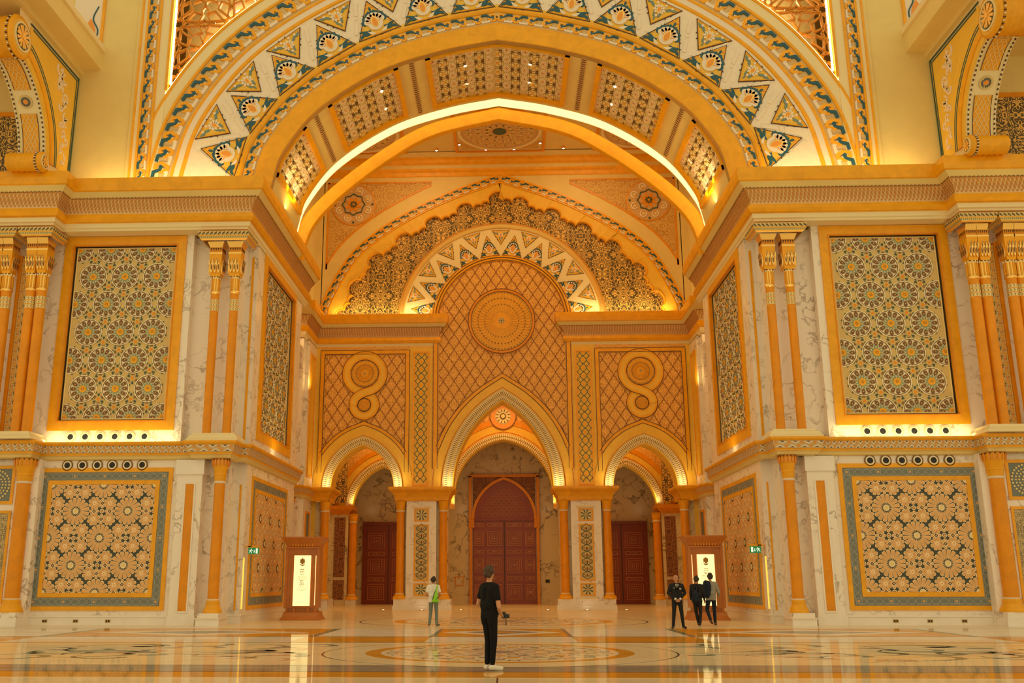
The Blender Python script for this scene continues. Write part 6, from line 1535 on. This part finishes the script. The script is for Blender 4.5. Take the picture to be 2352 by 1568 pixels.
def person(label, loc, H, face, torso, legs, shoes, skin, hair, pose, sleeve=None, hairtype='short', extras=None):
    k = H/1.75; P = dict(hipL=(-.09, 0, .93), hipR=(.09, 0, .93), kneeL=(-.10, .02, .50), kneeR=(.10, .02, .50), ankL=(-.105, -.01, .09), ankR=(.105, -.01, .09), toeL=(-.12, .17, .04), toeR=(.12, .17, .04),
             shL=(-.185, 0, 1.42), shR=(.185, 0, 1.42), elL=(-.235, -.02, 1.14), elR=(.235, -.02, 1.14), wrL=(-.24, .05, .90), wrR=(.24, .05, .90), head=(0, .015, 1.645), look=0., lean=0.)
    P.update(pose); sl = sleeve or torso; B = []
    for sd, sg in (('L', -1), ('R', 1)):
        hip, kn, an, to = P['hip'+sd], P['knee'+sd], P['ank'+sd], P['toe'+sd]
        B += [(hip, kn, .092, .066, legs), (kn, (an[0], an[1], an[2]+P.get('crop', 0)), .066, P.get('cuff', .052), legs), (an, (an[0], an[1], an[2]+.06), .034, .036, skin if P.get('crop') else legs), ((hip[0], hip[1]-.03, hip[2]-.02), (hip[0], hip[1]-.02, hip[2]-.12), .085, .075, legs)]
        heel = (an[0], an[1]-.035, an[2]-.04); B += [(heel, to, .042, .036, shoes), ((an[0], an[1], an[2]-.02), (an[0]*.6+to[0]*.4, an[1]*.6+to[1]*.4, to[2]+.015), .044, .036, shoes), (heel, (to[0]*.9+an[0]*.1, to[1]*.9+an[1]*.1, to[2]-.012), .036, .032, shoes)]
        s0, e0, w0 = P['sh'+sd], P['el'+sd], P['wr'+sd]; mid = tuple(s0[i]*.42+e0[i]*.58 for i in range(3))
        B += [(s0, mid, .066, .060, sl), ((s0[0]*.6, s0[1], s0[2]+.01), s0, .075, .066, torso)]
        if sleeve: B += [(mid, e0, .059, .05, sl), (e0, w0, .05, .037, sl)]
        else: B += [(mid, e0, .045, .040, skin), (e0, w0, .040, .028, skin)]
        d = Vector(w0)-Vector(e0); B += fingers(w0, P.get('hand'+sd, tuple(d)), P.get('palm'+sd, (-sg, .3, 0)), sg, skin, P.get('curl', .6))
    B += [((-.075, 0, .96), (.075, 0, .96), .105, .105, legs)]
    tz = P['lean']
    for x in (-.075, .075): B += [((x, 0, 1.0), (x*1.1, tz*.4, 1.2), .108, .112, torso), ((x*1.1, tz*.4, 1.2), (x*1.25, tz, 1.36), .112, .108, torso)]
    hem = P.get('hem', .96); B += [((-.07, -.0, hem), (.07, 0, hem), .118, .118, torso), ((-.06, -.02, 1.1), (.06, -.02, 1.1), .12, .12, torso)]
    hx, hy, hz = P['head']; lk = P['look']; c, s_ = math.cos(lk), math.sin(lk); fwd = (-s_, c)
    B += [((0, tz*.9, 1.40), (hx*.6, hy*.6, 1.52), .062, .055, skin), ((0, tz, 1.44), (0, tz, 1.455), .085, .075, torso)]
    hd = lambda x, y, z: (hx+x*c-y*s_, hy+x*s_+y*c, hz+z)
    B += [(hd(0, -.02, .01), hd(0, .015, .035), .088, .086, skin), (hd(0, .03, -.03), hd(0, .035, -.075), .07, .05, skin), (hd(0, .095, .0), hd(0, .108, -.025), .012, .016, skin), (hd(-.084, 0, -.005), hd(-.088, -.005, -.03), .017, .012, skin), (hd(.084, 0, -.005), hd(.088, -.005, -.03), .017, .012, skin), (hd(-.022, .083, -.055), hd(.022, .083, -.055), .010, .010, skin)]
    T = empty('person', loc, label, 'person', None); T.rotation_euler = (0, 0, face); T.scale = (k, k, k)
    mats = list(dict.fromkeys(b[4] for b in B)); o = bpy.data.objects.new('body', blend('body', B, mats, .011, 5, (P.get('hem', .96)-.075, torso, legs))); COL.objects.link(o); o.parent = T
    Hb = []
    if hairtype == 'short':
        for x, y, z, r in ((0, -.03, .055, .085), (0, .02, .075, .075), (-.05, -.02, .03, .062), (.05, -.02, .03, .062), (0, -.06, .0, .06), (-.035, -.055, -.03, .045), (.035, -.055, -.03, .045), (0, .06, .075, .045), (-.065, .0, .0, .03), (.065, .0, .0, .03), (.02, .0, .10, .06)): Hb.append((hd(x, y, z), hd(x, y, z+.002), r, r, hair))
    else:
        for x, y, z, r in ((-.07, -.03, .01, .036), (.07, -.03, .01, .036), (0, -.07, .0, .05), (-.045, -.06, .02, .045), (.045, -.06, .02, .045), (0, -.065, .05, .045), (-.05, -.03, .06, .035), (.05, -.03, .06, .035)): Hb.append((hd(x, y, z), hd(x, y, z+.002), r, r, hair))
    o = bpy.data.objects.new('hair', blend('hair', Hb, [hair], .010, 2)); COL.objects.link(o); o.parent = T
    mb = MB()
    for sx in (-1, 1):
        p = hd(sx*.033, .086, .012); q = hd(sx*.033, .093, .012); mb.tube([p, q], .010, 8, 'white_relief'); p2 = hd(sx*.033, .0935, .012); q2 = hd(sx*.033, .0955, .012); mb.tube([p2, q2], .0055, 6, 'hair')
        mb.tube([hd(sx*.018, .09, .034), hd(sx*.05, .083, .036)], .005, 6, hair)
    mb.tube([hd(-.022, .089, -.056), hd(.022, .089, -.056)], .004, 6, 'shoe_brown'); o = mb.build('face', None); o.parent = T
    if extras: extras(T, P, hd)
    return T
def child(mb, name, T): o = mb.build(name, None); o.parent = T; return o
# -- the visitor in black in the foreground, half turned away, a camera held at the hip
NF = -math.radians(52)
near = person('tall visitor in black T-shirt and trousers with white sneakers, seen from behind', (-.14, -19.65, 0), 1.86, NF, 'cloth_black', 'cloth_black', 'shoe_white', 'skin', 'hair_brown',
    dict(kneeL=(-.075, .03, .50), kneeR=(.075, .03, .50), ankL=(-.06, -.01, .10), ankR=(.06, .01, .10), toeL=(-.07, .18, .04), toeR=(.075, .20, .04), elR=(.275, .0, 1.08), wrR=(.14, .14, .955), handR=(-.3, .75, -.2), palmR=(-.6, 0, -.8), crop=.045, cuff=.05, elL=(-.255, -.06, 1.13), wrL=(-.17, .14, .97), handL=(.4, .7, -.1), palmL=(.5, 0, -.8), look=.35, head=(0, -.005, 1.65), curl=.9))
def held(T, loc3, rz):                                # world position of a point in the person's own frame
    m = Matrix.Translation(T.location) @ Matrix.Rotation(T.rotation_euler[2], 4, 'Z') @ Matrix.Diagonal((*T.scale, 1)); return m @ Vector(loc3)
pw = held(near, (.11, .235, .925), 0)
cam_t = empty('photo_camera', tuple(pw), 'small black camera held at the hip by the visitor in black', 'camera'); cam_t.rotation_euler = (0, 0, NF-.5)
mb = MB('rubber'); mb.box(-.07, .07, -.03, .03, -.045, .045, 'rubber'); mb.box(-.025, .025, -.028, .028, .045, .07, 'rubber'); mb.box(.045, .075, -.035, .04, -.045, .04, 'rubber'); child(mb, 'camera_body', cam_t)
mb = MB('rubber'); mb.tube([(0, .03, 0), (0, .10, -.01)], .038, 16, 'rubber'); mb.tube([(0, .10, -.01), (0, .104, -.01)], .03, 16, 'lens'); child(mb, 'lens', cam_t)
mb = MB('rubber'); mb.tube([(.07, 0, .03), (.11, .02, -.05), (.10, .03, -.14), (.05, .03, -.17), (.02, .02, -.12)], .006, 6, 'rubber'); child(mb, 'strap', cam_t)
# -- man in a white T-shirt and jeans with a green sling bag
wm = person('man in white T-shirt and jeans walking away from the viewer', (-2.58, -1.1, 0), 1.75, -.05, 'cloth_white', 'denim', 'shoe_grey', 'skin_b', 'hair',
    dict(kneeL=(-.10, .05, .50), ankL=(-.13, -.05, .10), toeL=(-.17, .10, .05), kneeR=(.12, .03, .50), ankR=(.13, 0, .09), toeR=(.20, .16, .04), elL=(-.27, -.05, 1.12), wrL=(-.20, .18, 1.06), elR=(.27, -.05, 1.12), wrR=(.20, .18, 1.06), hem=.93, look=-.1))
bw = held(wm, (.10, -.20, .92), 0)
bag = empty('sling_bag', tuple(bw), 'bright green sling bag on the back of the man in white', 'bag')
bb = [((.0, 0, .0), (.02, .0, .12), .10, .09, 'lime'), ((.02, 0, .12), (.03, .02, .34), .085, .035, 'lime'), ((-.06, 0, -.02), (.07, 0, -.02), .07, .07, 'lime'), ((.03, .02, .34), (.05, .06, .50), .03, .026, 'lime'), ((.05, .06, .50), (.07, .16, .56), .026, .024, 'lime')]
o = bpy.data.objects.new('sack', blend('sack', bb, ['lime'], .012, 3)); COL.objects.link(o); o.parent = bag
mb = MB('rubber'); mb.tube([(-.10, -.03, .03), (-.06, -.02, .2), (.0, .02, .36)], .012, 6, 'rubber'); mb.tube([(.02, -.10, .04), (.1, -.06, .10), (.115, -.02, .14)], .009, 6, 'rubber'); mb.tube([(-.1, -.05, -.06), (.0, -.08, -.08), (.1, -.05, -.06)], .008, 6, 'rubber'); child(mb, 'piping', bag)
# -- guard in a black suit, hands clasped
def suit_front(T, P, hd):
    F = lambda u, v, w_: (u, .118+w_, v)
    mb = MB('cloth_white'); mb.prism([(-.052, 1.45), (0, 1.27), (.052, 1.45)], -.03, .012, F, 'cloth_white'); child(mb, 'shirt_front', T)
    mb = MB(); mb.prism([(-.016, 1.44), (.016, 1.44), (.022, 1.40), (.018, 1.27), (-.018, 1.27), (-.022, 1.40)], .0, .022, F, 'cloth_black'); child(mb, 'tie', T)
    mb = MB(); mb.rect(-.14, -.075, 1.305, 1.322, -.01, .012, F, 'cloth_white'); mb.rect(-.14, -.075, 1.27, 1.285, -.01, .014, F, 'metal_plate'); child(mb, 'name_badge', T)
    mb = MB(); mb.prism([(.08, 1.32), (.14, 1.335), (.14, 1.345), (.08, 1.335)], -.01, .012, F, 'cloth_white'); child(mb, 'pocket_square', T)
    mb = MB()
    for sx in (-1, 1): mb.tube([(sx*.10, .165, .985), (sx*.062, .185, .955)], .041, 10, 'cloth_white')
    child(mb, 'cuffs', T)
person('guard in black suit and tie standing with clasped hands', (6.14, -3.1, 0), 1.80, PI, 'cloth_suit', 'cloth_suit', 'shoe_black', 'skin_b', 'hair',
    dict(kneeL=(-.13, .02, .5), kneeR=(.13, .02, .5), ankL=(-.17, 0, .09), ankR=(.17, 0, .09), toeL=(-.23, .15, .04), toeR=(.23, .15, .04), elL=(-.29, -.02, 1.16), elR=(.29, -.02, 1.16), wrL=(-.075, .18, .965), wrR=(.075, .18, .965), handL=(.8, .05, -.45), handR=(-.8, .08, -.45), palmL=(0, -1, 0), palmR=(0, -1, 0), look=-.85, hem=.88), sleeve='cloth_suit', hairtype='bald', extras=suit_front)
# -- two people walking past the right kiosk
dm = person('short-haired person in dark suit walking away with a soft backpack', (7.2, -1.2, 0), 1.76, -.12, 'cloth_suit', 'cloth_suit', 'shoe_black', 'skin', 'hair',
    dict(kneeL=(-.06, .09, .50), ankL=(-.0, .02, .12), toeL=(.0, .16, .06), kneeR=(.09, .0, .49), ankR=(.05, -.12, .12), toeR=(.05, .02, .045), wrR=(.26, .10, .92), wrL=(-.22, .12, .95), hem=.88), sleeve='cloth_suit')
pk = held(dm, (-.07, -.20, 1.08), 0); bp_o = empty('backpack', tuple(pk), 'dark slouchy backpack on the person in the dark suit', 'bag')
o = bpy.data.objects.new('sack', blend('sack', [((-.08, 0, -.14), (.08, 0, -.14), .085, .085, 'cloth_navy'), ((-.06, 0, .05), (.07, 0, .05), .08, .08, 'cloth_navy'), ((0, .02, .12), (.0, .02, .16), .06, .05, 'cloth_navy'), ((0, -.01, -.12), (0, -.01, .06), .105, .10, 'cloth_navy')], ['cloth_navy'], .014, 3)); COL.objects.link(o); o.parent = bp_o
mb = MB('rubber'); mb.tube([(-.06, .03, .16), (-.10, .10, .30), (-.10, .18, .36)], .014, 6, 'rubber'); mb.tube([(.05, .03, .16), (.08, .10, .30), (.09, .18, .36)], .014, 6, 'rubber'); child(mb, 'straps', bp_o)
def draped(T, P, hd):
    bb = [((-.17, -.02, 1.46), (-.05, -.06, 1.44), .075, .07, 'cloth_navy'), ((-.17, -.05, 1.42), (-.20, -.10, 1.05), .085, .09, 'cloth_navy'), ((-.08, -.09, 1.38), (-.10, -.12, 1.0), .07, .08, 'cloth_navy'), ((-.24, .03, 1.35), (-.27, .02, .98), .06, .07, 'cloth_navy'), ((-.02, -.09, 1.36), (-.02, -.11, 1.08), .05, .05, 'cloth_navy')]
    o = bpy.data.objects.new('draped_jacket', blend('draped_jacket', bb, ['cloth_navy'], .014, 3)); COL.objects.link(o); o.parent = T
person('tall person in grey shirt with a navy jacket over the shoulder, before the kiosk', (7.86, -.45, 0), 1.86, -.35, 'cloth_grey', 'cloth_navy', 'shoe_brown', 'skin', 'hair',
    dict(kneeL=(-.16, -.02, .52), ankL=(-.02, -.28, .20), toeL=(.02, -.16, .08), kneeR=(.08, .06, .5), ankR=(.09, .02, .09), toeR=(.10, .20, .04), elR=(.28, .0, 1.12), wrR=(.22, .22, 1.0), hem=.93, look=.45), sleeve='cloth_grey', extras=draped)
